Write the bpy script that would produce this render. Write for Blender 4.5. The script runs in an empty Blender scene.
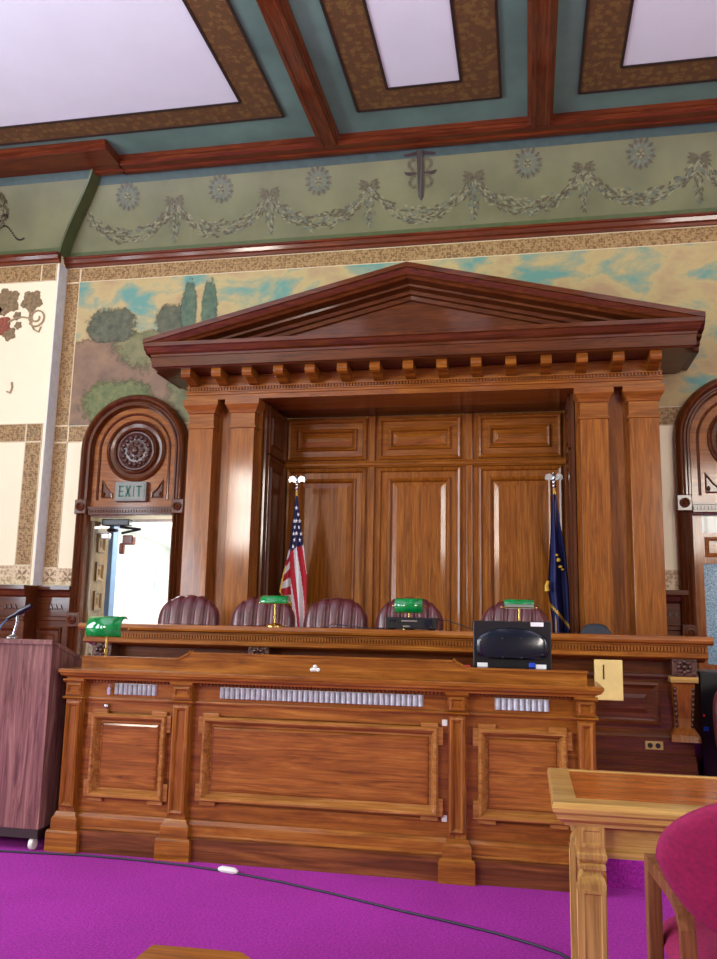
import bpy, bmesh, math, random
from math import sin, cos, pi, radians
from mathutils import Vector, Matrix
random.seed(7)
C = bpy.context.scene.collection

# ------------------------------------------------------------------ helpers
def lin(c):
    return tuple((v/255/12.92 if v/255 <= .04045 else ((v/255+.055)/1.055)**2.4) for v in c) + (1,)

def new_mat(name):
    m = bpy.data.materials.new(name); m.use_nodes = True
    nt = m.node_tree; b = nt.nodes['Principled BSDF']
    return m, nt, b

def coords(nt, scale, rot=(0, 0, 0)):
    tc = nt.nodes.new('ShaderNodeTexCoord'); mp = nt.nodes.new('ShaderNodeMapping')
    mp.inputs['Scale'].default_value = scale; mp.inputs['Rotation'].default_value = rot
    nt.links.new(tc.outputs['Object'], mp.inputs['Vector'])
    return mp.outputs['Vector']

def noise(nt, vec, scale, detail=4, rough=.55, dist=0):
    n = nt.nodes.new('ShaderNodeTexNoise')
    n.inputs['Scale'].default_value = scale; n.inputs['Detail'].default_value = detail
    n.inputs['Roughness'].default_value = rough; n.inputs['Distortion'].default_value = dist
    nt.links.new(vec, n.inputs['Vector'])
    return n.outputs['Fac']

def ramp(nt, fac, stops):
    r = nt.nodes.new('ShaderNodeValToRGB'); e = r.color_ramp.elements
    while len(e) < len(stops): e.new(.5)
    for k, (p, c) in enumerate(stops):
        e[k].position = p; e[k].color = lin(c)
    nt.links.new(fac, r.inputs['Fac'])
    return r.outputs['Color']

def bump(nt, b, h, strength=.1, dist=.01):
    n = nt.nodes.new('ShaderNodeBump'); n.inputs['Strength'].default_value = strength; n.inputs['Distance'].default_value = dist
    nt.links.new(h, n.inputs['Height']); nt.links.new(n.outputs['Normal'], b.inputs['Normal'])

def wood(name, c0, c1, c2, axis='z', rough=.36, coat=.5, grain=22, spread=.24):
    m, nt, b = new_mat(name)
    s = {'x': (.09, 1, 1), 'y': (1, .09, 1), 'z': (1, 1, .09)}[axis]
    v = coords(nt, s)
    f = noise(nt, v, grain, 7, .62, 1.2)
    col = ramp(nt, f, [(.5-spread, c0), (.5, c1), (.5+spread, c2)])
    s2 = {'x': (.02, 1, 1), 'y': (1, .02, 1), 'z': (1, 1, .02)}[axis]
    f2 = noise(nt, coords(nt, s2), 110, 3, .6)
    mx = nt.nodes.new('ShaderNodeMix'); mx.data_type = 'RGBA'; mx.blend_type = 'MULTIPLY'
    mx.inputs[0].default_value = .55
    nt.links.new(col, mx.inputs[6])
    nt.links.new(ramp(nt, f2, [(.3, (150, 140, 130)), (.6, (255, 255, 255))]), mx.inputs[7])
    nt.links.new(mx.outputs[2], b.inputs['Base Color'])
    b.inputs['Roughness'].default_value = rough
    b.inputs['Specular IOR Level'].default_value = .16
    b.inputs['Coat Weight'].default_value = coat; b.inputs['Coat Roughness'].default_value = .10
    bump(nt, b, f2, .12, .002)
    return m

def plain(name, c, rough=.5, metal=0, coat=0, var=.06, scale=12, bmp=0, trans=0):
    m, nt, b = new_mat(name)
    f = noise(nt, coords(nt, (1, 1, 1)), scale, 4)
    lo = tuple(max(0, v*(1-var)) for v in c); hi = tuple(min(255, v*(1+var)) for v in c)
    nt.links.new(ramp(nt, f, [(.3, lo), (.7, hi)]), b.inputs['Base Color'])
    b.inputs['Roughness'].default_value = rough; b.inputs['Metallic'].default_value = metal
    b.inputs['Coat Weight'].default_value = coat
    if trans: b.inputs['Transmission Weight'].default_value = trans
    if bmp: bump(nt, b, noise(nt, coords(nt, (1, 1, 1)), scale*12, 3), bmp, .004)
    return m

def box(bm, x0, x1, y0, y1, z0, z1, bev=0, mi=0):
    vs = [bm.verts.new((x, y, z)) for x in (x0, x1) for y in (y0, y1) for z in (z0, z1)]
    q = [(0, 1, 3, 2), (4, 6, 7, 5), (0, 4, 5, 1), (2, 3, 7, 6), (0, 2, 6, 4), (1, 5, 7, 3)]
    fs = [bm.faces.new([vs[i] for i in f]) for f in q]
    for f in fs: f.material_index = mi
    if bev:
        es = list({e for f in fs for e in f.edges})
        r = bmesh.ops.bevel(bm, geom=es, offset=bev, segments=2, affect='EDGES', profile=.5)
        for f in r['faces']: f.material_index = mi
    return fs

def prism(bm, prof, a, b, axis='x', mi=0):
    """closed profile swept between a and b. axis x: prof=(y,z); axis y: prof=(x,z); axis z: prof=(x,y)"""
    def P(t, p):
        return {'x': (t, p[0], p[1]), 'y': (p[0], t, p[1]), 'z': (p[0], p[1], t)}[axis]
    A = [bm.verts.new(P(a, p)) for p in prof]; B = [bm.verts.new(P(b, p)) for p in prof]
    n = len(prof)
    for i in range(n):
        bm.faces.new((A[i], A[(i+1) % n], B[(i+1) % n], B[i])).material_index = mi
    bm.faces.new(A[::-1]).material_index = mi; bm.faces.new(B).material_index = mi

def rings(bm, loops, close_last=True, close_first=False, mi=0, cyc=True):
    V = [[bm.verts.new(p) for p in L] for L in loops]
    n = len(loops[0])
    for a, b in zip(V, V[1:]):
        for i in range(n if cyc else n-1):
            j = (i+1) % n
            bm.faces.new((a[i], a[j], b[j], b[i])).material_index = mi
    if close_last: bm.faces.new(V[-1]).material_index = mi
    if close_first: bm.faces.new(V[0][::-1]).material_index = mi

def frame(bm, x0, x1, z0, z1, Y, prof, fill=True, mi=0, face='-y'):
    """mitred moulding round a rectangle. prof = [(inset, out)], out = projection towards the viewer"""
    L = []
    for d, o in prof:
        r = [(x0+d, z0+d), (x1-d, z0+d), (x1-d, z1-d), (x0+d, z1-d)]
        if face == '-y': L.append([(x, Y-o, z) for x, z in r])
        elif face == '+x': L.append([(Y+o, x, z) for x, z in r])
        elif face == '-x': L.append([(Y-o, x, z) for x, z in r])
        elif face == '-z': L.append([(x, z, Y-o) for x, z in r])
    rings(bm, L, fill, False, mi)

def tube(bm, pts, r, seg=8, mi=0, caps=True):
    pts = [Vector(p) for p in pts]; n = len(pts)
    rr = r if isinstance(r, (list, tuple)) else [r]*n
    L = []; up = None
    for i, p in enumerate(pts):
        d = (pts[min(i+1, n-1)]-pts[max(i-1, 0)]).normalized()
        if up is None:
            up = Vector((0, 0, 1)) if abs(d.z) < .9 else Vector((1, 0, 0))
        a = d.cross(up).normalized(); up = a.cross(d).normalized()
        L.append([p+(a*cos(2*pi*k/seg)+up*sin(2*pi*k/seg))*rr[i] for k in range(seg)])
    rings(bm, L, caps, caps, mi)

def lathe(bm, prof, c=(0, 0, 0), seg=24, axis='z', mi=0, caps=True):
    L = []
    for r, h in prof:
        ring = []
        for k in range(seg):
            a = 2*pi*k/seg; u, v = r*cos(a), r*sin(a)
            p = {'z': (u, v, h), '-y': (u, -h, v), 'x': (h, u, v), 'y': (u, h, v)}[axis]
            ring.append((c[0]+p[0], c[1]+p[1], c[2]+p[2]))
        L.append(ring)
    rings(bm, L, caps, caps, mi)

def blob(bm, c, r, sub=2, mi=0):
    M = Matrix.Translation(c) @ Matrix.Diagonal((*r, 1))
    res = bmesh.ops.create_icosphere(bm, subdivisions=sub, radius=1, matrix=M)
    for f in {f for v in res['verts'] for f in v.link_faces}: f.material_index = mi

def poly(bm, pts, mi=0):
    f = bm.faces.new([bm.verts.new(p) for p in pts]); f.material_index = mi

def slab(bm, pts2, y0, y1, mi=0):
    """outline in x,z given a thickness along y"""
    prism(bm, [(x, z) for x, z in pts2], y0, y1, 'y', mi)

def wloc(o):
    v = Vector((0, 0, 0))
    while o: v += o.location; o = o.parent
    return v

def obj(name, bm, mats, parent=None, smooth=False, local=False):
    """link the bmesh as one object. Verts are world coordinates unless local"""
    bmesh.ops.recalc_face_normals(bm, faces=bm.faces)
    me = bpy.data.meshes.new(name); 
    off = Vector((0, 0, 0))
    if not local:
        if parent is not None: off = wloc(parent)
        else:
            xs = [v.co for v in bm.verts]
            off = Vector(((min(v.x for v in xs)+max(v.x for v in xs))/2, (min(v.y for v in xs)+max(v.y for v in xs))/2, min(v.z for v in xs)))
        bmesh.ops.translate(bm, verts=bm.verts, vec=-off)
    bm.to_mesh(me); bm.free()
    for m in (mats if isinstance(mats, (list, tuple)) else [mats]): me.materials.append(m)
    if smooth:
        for p in me.polygons: p.use_smooth = True
        if smooth != 'all':
            try: me.set_sharp_from_angle(angle=radians(38))
            except Exception: pass
    o = bpy.data.objects.new(name, me); C.objects.link(o)
    if parent is not None: o.parent = parent
    elif not local: o.location = off
    return o

def tag(o, label, cat, group=None):
    o['label'] = label; o['category'] = cat
    if group: o['group'] = group
    return o

def thing(name, label, cat, loc=(0, 0, 0), group=None, rz=0):
    o = bpy.data.objects.new(name, None); o.empty_display_size = .1; C.objects.link(o)
    o.location = loc; o.rotation_euler = (0, 0, rz)
    return tag(o, label, cat, group)

def struct(name, bm, m, parent=None, smooth=False):
    o = obj(name, bm, m, parent, smooth)
    if parent is None: o['kind'] = 'structure'
    return o

def dup(root, loc, label, rz=None):
    r = root.copy(); C.objects.link(r); r.location = loc; r['label'] = label
    if rz is not None: r.rotation_euler = (0, 0, rz)
    def kids(src, dst):
        for ch in list(src.children):
            c = ch.copy(); C.objects.link(c); c.parent = dst
            kids(ch, c)
    kids(root, r)
    return r

B = bmesh.new

# ------------------------------------------------------------------ materials
OAK = ((112, 60, 16), (152, 86, 26), (180, 114, 42))
M = {}
for ax in 'xyz':
    M['oak_'+ax] = wood('oak_'+ax, *OAK, axis=ax)
    M['cherry_'+ax] = wood('cherry_'+ax, (68, 31, 12), (95, 46, 17), (120, 64, 26), axis=ax)  # dark wood; on cornice and pediment it stands for oak in less light
    M['desk_'+ax] = wood('desk_'+ax, (110, 58, 16), (150, 88, 28), (184, 120, 50), axis=ax, rough=.3)
    M['gold_'+ax] = wood('gold_'+ax, (172, 126, 64), (204, 160, 90), (222, 182, 112), axis=ax, rough=.28, coat=.5)
M['panel_x'] = wood('panel_wood', (108, 58, 18), (150, 88, 32), (178, 114, 48), axis='x', rough=.3, grain=34)
M['frame_x'] = wood('worn_moulding_wood', (124, 74, 28), (168, 110, 52), (196, 140, 80), axis='x', rough=.28, grain=30)
M['beam'] = wood('beam_wood', (74, 30, 14), (108, 46, 22), (134, 64, 32), axis='x', rough=.4)
M['beam_y'] = wood('beam_wood_y', (74, 30, 14), (108, 46, 22), (134, 64, 32), axis='y', rough=.4)
M['plinth'] = wood('plinth_wood', (70, 34, 16), (116, 64, 30), (160, 96, 50), axis='x', rough=.45, grain=14)
M['walnut'] = wood('walnut_laminate', (88, 54, 56), (132, 90, 86), (164, 120, 112), axis='z', rough=.3, coat=.3, grain=24, spread=.2)
M['burl'] = wood('veneer', (140, 64, 22), (182, 98, 40), (206, 122, 56), axis='x', rough=.24, coat=.3)
M['doorwood'] = wood('door_leaf_wood', (92, 70, 44), (120, 94, 60), (140, 112, 76), axis='z')
M['carved'] = plain('carved_dark_wood', (74, 42, 32), .35, coat=.3, var=.3, scale=40)
M['cream'] = plain('cream_paint', (252, 243, 206), .7, var=.01, scale=2)
M['reveal'] = plain('bluish_lit_pale_paint', (228, 238, 242), .6, var=.04)  # pale paint; bluish light on the wall return is put into the colour
M['wallpaint'] = plain('wall_paint', (150, 132, 100), .75, var=.02, scale=2)
M['white'] = plain('white_plaster', (236, 242, 252), .8, var=.01, scale=2)
M['teal'] = plain('teal_paint', (108, 144, 132), .7, var=.1, scale=1.4)
M['cove'] = plain('cove_olive_paint', (112, 114, 80), .5, var=.1, scale=1.6, coat=.0)
M['covegreen'] = plain('cove_green_band', (82, 94, 56), .4, var=.06)
M['coveteal'] = plain('cove_teal_band', (56, 80, 78), .5, var=.08)
M['paintbrown'] = plain('stencil_brown', (86, 80, 56), .5, var=.2, scale=30)
M['paintlight'] = plain('stencil_light', (128, 128, 96), .5, var=.15, scale=30)
M['paintblue'] = plain('stencil_greyblue', (98, 106, 90), .5, var=.15, scale=30)
M['paintdark'] = plain('stencil_dark', (44, 28, 26), .5, var=.2, scale=30)
M['leafbrown'] = plain('stencil_leaf', (128, 108, 74), .6, var=.25, scale=24)
M['grapered'] = plain('stencil_grape', (140, 74, 52), .6, var=.2, scale=40)
M['vine'] = plain('stencil_vine', (172, 152, 116), .6, var=.1)
M['brass'] = plain('brass', (220, 186, 104), .22, metal=1, var=.04)
M['chrome'] = plain('steel', (200, 204, 210), .25, metal=1, var=.03)
M['grille'] = plain('zinc_grille', (188, 192, 196), .4, metal=.5, var=.12, scale=30)
M['black'] = plain('black_plastic', (16, 17, 22), .35, var=.2)
M['blackgloss'] = plain('black_gloss_plastic', (8, 16, 34), .2, coat=.3, var=.1)
M['sticker'] = plain('white_sticker', (236, 236, 236), .5, var=.01)
M['bluetape'] = plain('blue_tape', (30, 70, 200), .4, var=.05)
M['redplastic'] = plain('red_plastic', (200, 40, 60), .4, var=.05)
M['leather'] = plain('burgundy_leather', (92, 40, 44), .3, coat=.35, var=.14, scale=18, bmp=.15)
M['greyfabric'] = plain('charcoal_fabric', (52, 54, 62), .8, var=.1, scale=60)
M['crimson'] = plain('crimson_fabric', (140, 10, 68), .85, var=.1, scale=90, bmp=.3)
M['chairwood'] = wood('chair_arm_wood', (92, 52, 30), (128, 78, 48), (150, 98, 62), axis='z', rough=.5, coat=.05)
M['flagred'] = plain('flag_red', (178, 24, 44), .7, var=.05)
M['flagwhite'] = plain('flag_white', (232, 228, 232), .7, var=.02)
M['flagblue'] = plain('flag_navy', (22, 26, 72), .7, var=.08)
M['stateblue'] = plain('state_flag_blue', (16, 22, 84), .6, var=.12)
M['fringe'] = plain('gold_fringe', (214, 166, 50), .6, var=.2, scale=80)
M['corridor'] = plain('corridor_paint', (244, 246, 242), .7, var=.01, scale=2)
M['greyblue'] = plain('grey_blue_trim', (98, 126, 160), .4, var=.05)
M['paleyellow'] = plain('pale_yellow_wood', (244, 212, 134), .5, var=.05, scale=6)
M['outlet'] = plain('outlet_brass_plate', (190, 160, 96), .4, metal=.3, var=.05)
M['cable'] = plain('black_cable', (28, 28, 44), .5, var=.1)
M['bluecable'] = plain('blue_grey_cable', (90, 120, 160), .5, var=.1)
M['whiteplastic'] = plain('white_plastic', (224, 222, 214), .5, var=.02)
M['milk'] = plain('white_glass_lining', (214, 236, 232), .2, var=.02)
M['led'] = plain('red_indicator', (240, 40, 30), .4, var=.02)

m, nt, b = new_mat('green_glass'); M['green'] = m
nt.links.new(ramp(nt, noise(nt, coords(nt, (1, 1, 1)), 20), [(.3, (0, 108, 50)), (.7, (10, 150, 74))]), b.inputs['Base Color'])
b.inputs['Roughness'].default_value = .08; b.inputs['Coat Weight'].default_value = .8

m, nt, b = new_mat('daylit_frosted_glass'); M['daylitglass'] = m  # frosted pane with the blue daylight put into its colour
vo = nt.nodes.new('ShaderNodeTexVoronoi'); vo.inputs['Scale'].default_value = 60
nt.links.new(coords(nt, (1, 1, 1)), vo.inputs['Vector'])
nt.links.new(ramp(nt, vo.outputs['Distance'], [(.1, (70, 116, 148)), (.7, (132, 172, 190))]), b.inputs['Base Color'])
b.inputs['Roughness'].default_value = .18; bump(nt, b, vo.outputs['Distance'], .4, .004)

m, nt, b = new_mat('magenta_carpet'); M['carpet'] = m
v = coords(nt, (1, 1, 1))
c1 = ramp(nt, noise(nt, v, 1.1, 3), [(.3, (184, 28, 170)), (.7, (206, 42, 194))])
f2 = noise(nt, v, 90, 6, .8)
mx = nt.nodes.new('ShaderNodeMix'); mx.data_type = 'RGBA'; mx.blend_type = 'MULTIPLY'; mx.inputs[0].default_value = .8
nt.links.new(c1, mx.inputs[6]); nt.links.new(ramp(nt, f2, [(.36, (110, 100, 112)), (.62, (255, 255, 255))]), mx.inputs[7])
nt.links.new(mx.outputs[2], b.inputs['Base Color']); b.inputs['Roughness'].default_value = .95
bump(nt, b, f2, .6, .01)

def stencil(name, bg, fg, fg2, scale, thr=.42):
    """interlaced leaf scrollwork painted in two tones on a ground"""
    m, nt, b = new_mat(name)
    v = coords(nt, (1, 1, 1))
    vo = nt.nodes.new('ShaderNodeTexVoronoi'); vo.feature = 'SMOOTH_F1'; vo.inputs['Scale'].default_value = scale
    vo.inputs['Randomness'].default_value = .55
    nt.links.new(v, vo.inputs['Vector'])
    n = noise(nt, v, scale*1.6, 3, .6, 1.5)
    a = nt.nodes.new('ShaderNodeMath'); a.operation = 'ADD'; nt.links.new(vo.outputs['Distance'], a.inputs[0]); nt.links.new(n, a.inputs[1])
    col = ramp(nt, a.outputs[0], [(thr+.36, fg), (thr+.48, fg2), (thr+.60, bg)])
    nt.links.new(col, b.inputs['Base Color']); b.inputs['Roughness'].default_value = .6
    return m
M['border'] = stencil('leaf_border', (172, 142, 92), (118, 88, 48), (146, 114, 68), 40)
M['borderlight'] = stencil('pale_leaf_border', (226, 206, 170), (176, 148, 108), (202, 176, 136), 30)
M['ceilframe'] = stencil('ceiling_stencil', (98, 70, 38), (122, 94, 48), (106, 68, 42), 14)
M['ceilframe'].node_tree.nodes['Principled BSDF'].inputs['Roughness'].default_value = .7
M['borderline'] = plain('border_line', (222, 206, 168), .6, var=.03)

# mural ground: sky with drifting teal gaps in ochre cloud, pink-brown hill below
m, nt, b = new_mat('mural_sky'); M['sky'] = m
v = coords(nt, (1, 1, 1.6))
f = noise(nt, v, 1.5, 6, .6, .3)
sk = ramp(nt, f, [(.40, (104, 156, 142)), (.47, (158, 162, 126)), (.52, (192, 174, 118)), (.66, (176, 148, 110))])
nt.links.new(sk, b.inputs['Base Color']); b.inputs['Roughness'].default_value = .6
M['hill'] = plain('mural_hill', (132, 110, 84), .6, var=.22, scale=4)
M['hillgreen'] = plain('mural_green_slope', (122, 126, 88), .6, var=.16, scale=6)
M['bush'] = plain('mural_bush', (94, 98, 74), .6, var=.3, scale=22)
M['cypress'] = plain('mural_cypress', (82, 110, 88), .6, var=.2, scale=22)
M['shrub'] = plain('mural_bright_shrub', (112, 124, 76), .6, var=.25, scale=18)

# ------------------------------------------------------------------ camera
sc = bpy.context.scene
cam = bpy.data.cameras.new('camera'); co = bpy.data.objects.new('camera', cam); C.objects.link(co)
cam.sensor_fit = 'VERTICAL'; cam.sensor_height = 24; cam.lens = 840/959*24; cam.clip_start = .05
yaw, pitch, roll = radians(11.44290681), radians(9.45955819), radians(1.18384444)
fw = Vector((-sin(yaw)*cos(pitch), cos(yaw)*cos(pitch), sin(pitch)))
rt = fw.cross(Vector((0, 0, 1))).normalized(); up = rt.cross(fw)
r2 = cos(roll)*rt+sin(roll)*up; u2 = -sin(roll)*rt+cos(roll)*up
co.matrix_world = Matrix(((r2.x, u2.x, -fw.x, 0), (r2.y, u2.y, -fw.y, 0), (r2.z, u2.z, -fw.z, 1.28), (0, 0, 0, 1)))
sc.camera = co

# ------------------------------------------------------------------ room shell
XL, XR, YB, ZC = -8.0, 5.6, -6.0, 6.1
bm = B(); box(bm, XL-.3, XR+.3, YB-.3, 12.6, -.2, 0); struct('floor', bm, M['carpet'])
bm = B(); box(bm, -4.9, 5.4, 5.06, 7.98, 0, .15); box(bm, .362, 5.4, 4.585, 5.06, 0, .15); struct('trim_1', bm, M['carpet'])   # low carpeted dais step
bm = B(); box(bm, -3.4, 1.35, 6.38, 8.3, .15, .38); struct('trim_2', bm, M['carpet'])                                        # upper platform for the judges' chairs
bm = B()
for x0, x1, z0 in ((-4.97, -4.47, 0), (-4.47, -3.53, 2.29), (-3.53, -2.512, 0), (-2.512, .442, 3.47), (.442, 1.46, 0), (1.46, 2.40, 2.29), (2.4, XR, 0)):
    box(bm, x0, x1, 8.0, 8.3, z0, 6.3)
struct('wall_back', bm, M['cream'])
bm = B(); box(bm, XL, -4.97, 7.84, 8.3, 0, 6.3); wl = struct('wall_corner', bm, M['cream'])
bm = B(); box(bm, -4.972, -4.964, 7.842, 7.999, 1.56, 5.05); struct('trim_3', bm, M['reveal'])
bm = B(); box(bm, -2.6, .55, 8.47, 8.6, 0, 3.6); struct('wall_alcove', bm, M['wallpaint'])
# side and rear walls with tall window openings
def wall_open(name, axis, at, thick, lo, hi, wins, z0, z1):
    bm = B(); cur = lo
    def bx(a, b, za, zb):
        if axis == 'x': box(bm, at, at+thick, a, b, za, zb)
        else: box(bm, a, b, at, at+thick, za, zb)
    for a, b in wins:
        bx(cur, a, 0, 6.3); bx(a, b, 0, z0); bx(a, b, z1, 6.3); cur = b
    bx(cur, hi, 0, 6.3)
    struct(name, bm, M['wallpaint'])
LW = [(-4.6, -2.8), (-1.4, .4), (1.8, 3.6)]
RW = [(-7.75, -6.55), (3.45, 5.35)]  # second opening added for frontal fill, set where the woodwork doesn't reflect it
wall_open('wall_left', 'x', XL-.3, .3, YB-.3, 8.3, LW, 1.3, 5.2)
wall_open('wall_rear', 'y', YB-.3, .3, XL, XR+.3, RW, 3.0, 5.2)
TW = [(.5, 2.3)]
wall_open('wall_right', 'x', XR, .3, YB, 8.3, TW, 1.3, 5.2)

bm = B(); box(bm, XL-.3, XR+.3, YB-.3, 8.3, ZC, ZC+.2); struct('ceiling', bm, M['teal'])

# ceiling bays
def bay(n, wx0, wx1, wy1, fx0, fx1, fy1, y0=-3):
    bm = B(); box(bm, wx0, wx1, y0, wy1, ZC-.008, ZC-.002)
    o = struct('trim_%d' % n, bm, M['white'])
    bm = B()
    for x0, x1, a, c in ((fx0, wx0, y0, fy1), (wx1, fx1, y0, fy1), (wx0, wx1, wy1, fy1)):
        box(bm, x0, x1, a, c, ZC-.010, ZC-.001)
    struct('trim_%d' % (n+1), bm, M['ceilframe'])
    bm = B()
    w = .012
    for x0, x1, a, c in ((wx0-w, wx0+w, y0, wy1), (wx1-w, wx1+w, y0, wy1), (wx0, wx1, wy1-w, wy1+w), (fx0-w, fx0+w, y0, fy1), (fx1-w, fx1+w, y0, fy1), (fx0, fx1, fy1-w, fy1+w)):
        box(bm, x0, x1, a, c, ZC-.018, ZC-.010)
    struct('trim_%d' % (n+2), bm, M['paintdark'])
bay(10, -6.6, -2.61, 6.885, -6.95, -2.27, 7.17)
bay(13, -1.206, -.532, 6.91, -1.54, -.185, 7.21)
bay(16, .86, 4.2, 6.95, .52, 4.55, 7.27)

def beam_profile(w, d=.1):
    h = w/2
    return [(-h-.035, 0), (-h-.035, -.02), (-h-.012, -.035), (-h-.012, -.06), (-h, -.07), (-h, -d), (-h+.03, -d), (-h+.045, -d+.012), (h-.045, -d+.012), (h-.03, -d), (h, -d), (h, -.07), (h+.012, -.06), (h+.012, -.035), (h+.035, -.02), (h+.035, 0)]
for n, xc, w in ((20, -1.92, .17), (21, .175, .17), (22, 4.75, .17)):
    bm = B(); prism(bm, [(xc+a, ZC+c) for a, c in beam_profile(w, .11)], -3, 7.62, 'y'); struct('trim_%d' % n, bm, M['beam_y'])
def crown(n, x0, x1, yf, yb):
    bm = B()
    prism(bm, [(yf, ZC), (yf, ZC-.05), (yf+.012, ZC-.055), (yf+.012, ZC-.085), (yf+.03, ZC-.10), (yb-.09, ZC-.10), (yb-.07, ZC-.115), (yb-.01, ZC-.115), (yb, ZC-.10), (yb, ZC)], x0, x1, 'x')
    return struct('trim_%d' % n, bm, M['beam'])
crown(23, -4.22, XR, 7.57, 7.78); crown(24, XL, -4.2, 7.26, 7.76)

# ------------------------------------------------------------------ painted cove with festoons
Z0, ZH, DY = 5.15, .90, .30
def cove_pt(x, z, off=0, yb=8.0):
    s = min(1, max(0, (z-Z0)/ZH)); th = math.asin(s)
    y = yb-DY*(1-cos(th))
    nrm = Vector((0, -cos(th)/DY*1, -sin(th)/ZH*1)); nrm = Vector((0, nrm.y, nrm.z)).normalized()
    return Vector((x, y, z))+nrm*off
def cove_strip(bm, xs0, xs1, yb, zs):
    # xs0/xs1 give the left and right boundary for a height
    n = 24
    for k in range(len(zs)-1):
        za, zb = zs[k], zs[k+1]; zm = (za+zb)/2
        mi = 1 if zm < 5.235 else (2 if zm > 5.93 else 0)
        a0, a1, b0, b1 = xs0(za), xs1(za), xs0(zb), xs1(zb)
        poly(bm, [cove_pt(a0, za, 0, yb), cove_pt(a1, za, 0, yb), cove_pt(b1, zb, 0, yb), cove_pt(b0, zb, 0, yb)], mi)
zs = [Z0+ZH*sin(pi/2*k/22) for k in range(23)]
zs = sorted(set([round(z, 4) for z in zs]+[5.235, 5.93]))
edge = lambda z: -4.97+.47*max(0, (z-Z0)/ZH)**1.5
bm = B(); cove_strip(bm, lambda z: edge(z)-.03, lambda z: XR, 8.0, zs); bmesh.ops.remove_doubles(bm, verts=bm.verts, dist=.0002)
cove = struct('trim_25', bm, [M['cove'], M['covegreen'], M['coveteal']], smooth='all')
bm = B(); cove_strip(bm, lambda z: XL, edge, 7.84, zs); bmesh.ops.remove_doubles(bm, verts=bm.verts, dist=.0002)
lcove = struct('trim_26', bm, [M['cove'], M['covegreen'], M['coveteal']], smooth='all')
bm = B()                                            # dark arched return between the two coves
for za, zb in zip(zs, zs[1:]):
    poly(bm, [cove_pt(edge(za), za, 0, 7.84), cove_pt(edge(zb), zb, 0, 7.84), cove_pt(edge(zb)+.01, zb, 0, 8.0), cove_pt(edge(za)+.01, za, 0, 8.0)])
    poly(bm, [cove_pt(edge(za)-.02, za, .012, 7.84), cove_pt(edge(za)+.004, za, .012, 7.84), cove_pt(edge(zb)+.004, zb, .012, 7.84), cove_pt(edge(zb)-.02, zb, .012, 7.84)])
struct('trim_27', bm, M['covegreen'])

def leaf_on(bm, x, z, ang, ln, wd, mi, off):
    a, p = (cos(ang), sin(ang)), (-sin(ang), cos(ang))
    pts = [(0, 0), (.35, .5), (.7, .35), (1, 0), (.7, -.35), (.35, -.5)]
    poly(bm, [cove_pt(x+a[0]*u*ln+p[0]*v*wd, z+a[1]*u*ln+p[1]*v*wd, off) for u, v in pts], mi)
FM = [M['paintbrown'], M['paintlight'], M['paintblue'], M['paintdark']]
PITCH = 1.075; X0 = -1.02
for i in range(-4, 5):
    xc = X0+i*PITCH
    if xc+PITCH/2 < -4.6: continue
    bm = B()                                        # one swag of leaves hung between two bows
    for k in range(230):
        t = random.random(); u = (t-.5)*PITCH*.96
        zc = 5.38+.28*(abs(2*t-1))**2.2; wdt = .085*(1-.4*abs(2*t-1))
        slope = math.atan2(.30*2.2*abs(2*t-1)**1.2*(1 if t > .5 else -1)*2/PITCH, 1)
        x, z = xc+u, zc+random.uniform(-wdt, wdt)
        if x < edge(z)+.05: continue
        leaf_on(bm, x, z, slope+random.choice((0, pi))+random.uniform(-.6, .6), random.uniform(.045, .085), random.uniform(.018, .03), random.choice((0, 0, 1, 1, 2)), .003+.0006*(k % 6))
    if len(bm.faces): obj('festoon', bm, FM, cove)
    else: bm.free()
    xp = xc+PITCH/2                                 # bow and hanging bell-flower drop
    bm = B()
    for k in range(60):
        t = k/59; w = .05*sin(pi*min(1, t*1.1+.08))+.012
        leaf_on(bm, xp+random.uniform(-w, w), 5.72-.40*t, -pi/2+random.uniform(-.7, .7), .055, .022, random.choice((0, 1, 2)), .004+.0005*(k % 5))
    for a in (.25, .6, pi-.25, pi-.6, -.2, pi+.2): leaf_on(bm, xp, 5.71, a, .12, .05, 0, .008)
    for sg in (-1, 1):
        for k in range(26):
            t = k/25; leaf_on(bm, xp+sg*(.03+.14*t), 5.70-.22*t+random.uniform(-.02, .02), -pi/2+sg*.6+random.uniform(-.4, .4), .05, .02, random.choice((0, 0, 1)), .004+.0005*(k % 5))
    obj('bow', bm, FM, cove)
    if i == 0: continue
    bm = B(); zc = 5.80                             # rosette of radiating petals
    if xc > edge(zc)+.1:
        for k in range(14):
            a = 2*pi*k/14; leaf_on(bm, xc+.04*cos(a), zc+.04*sin(a), a, .105, .036, 2, .004)
            leaf_on(bm, xc+.085*cos(a+.22), zc+.085*sin(a+.22), a+.22, .065, .034, 0, .006)
        for k in range(8): leaf_on(bm, xc, zc, 2*pi*k/8, .042, .03, 0 if k % 2 else 1, .008)
        obj('rosette', bm, FM, cove)
    else: bm.free()
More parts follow.
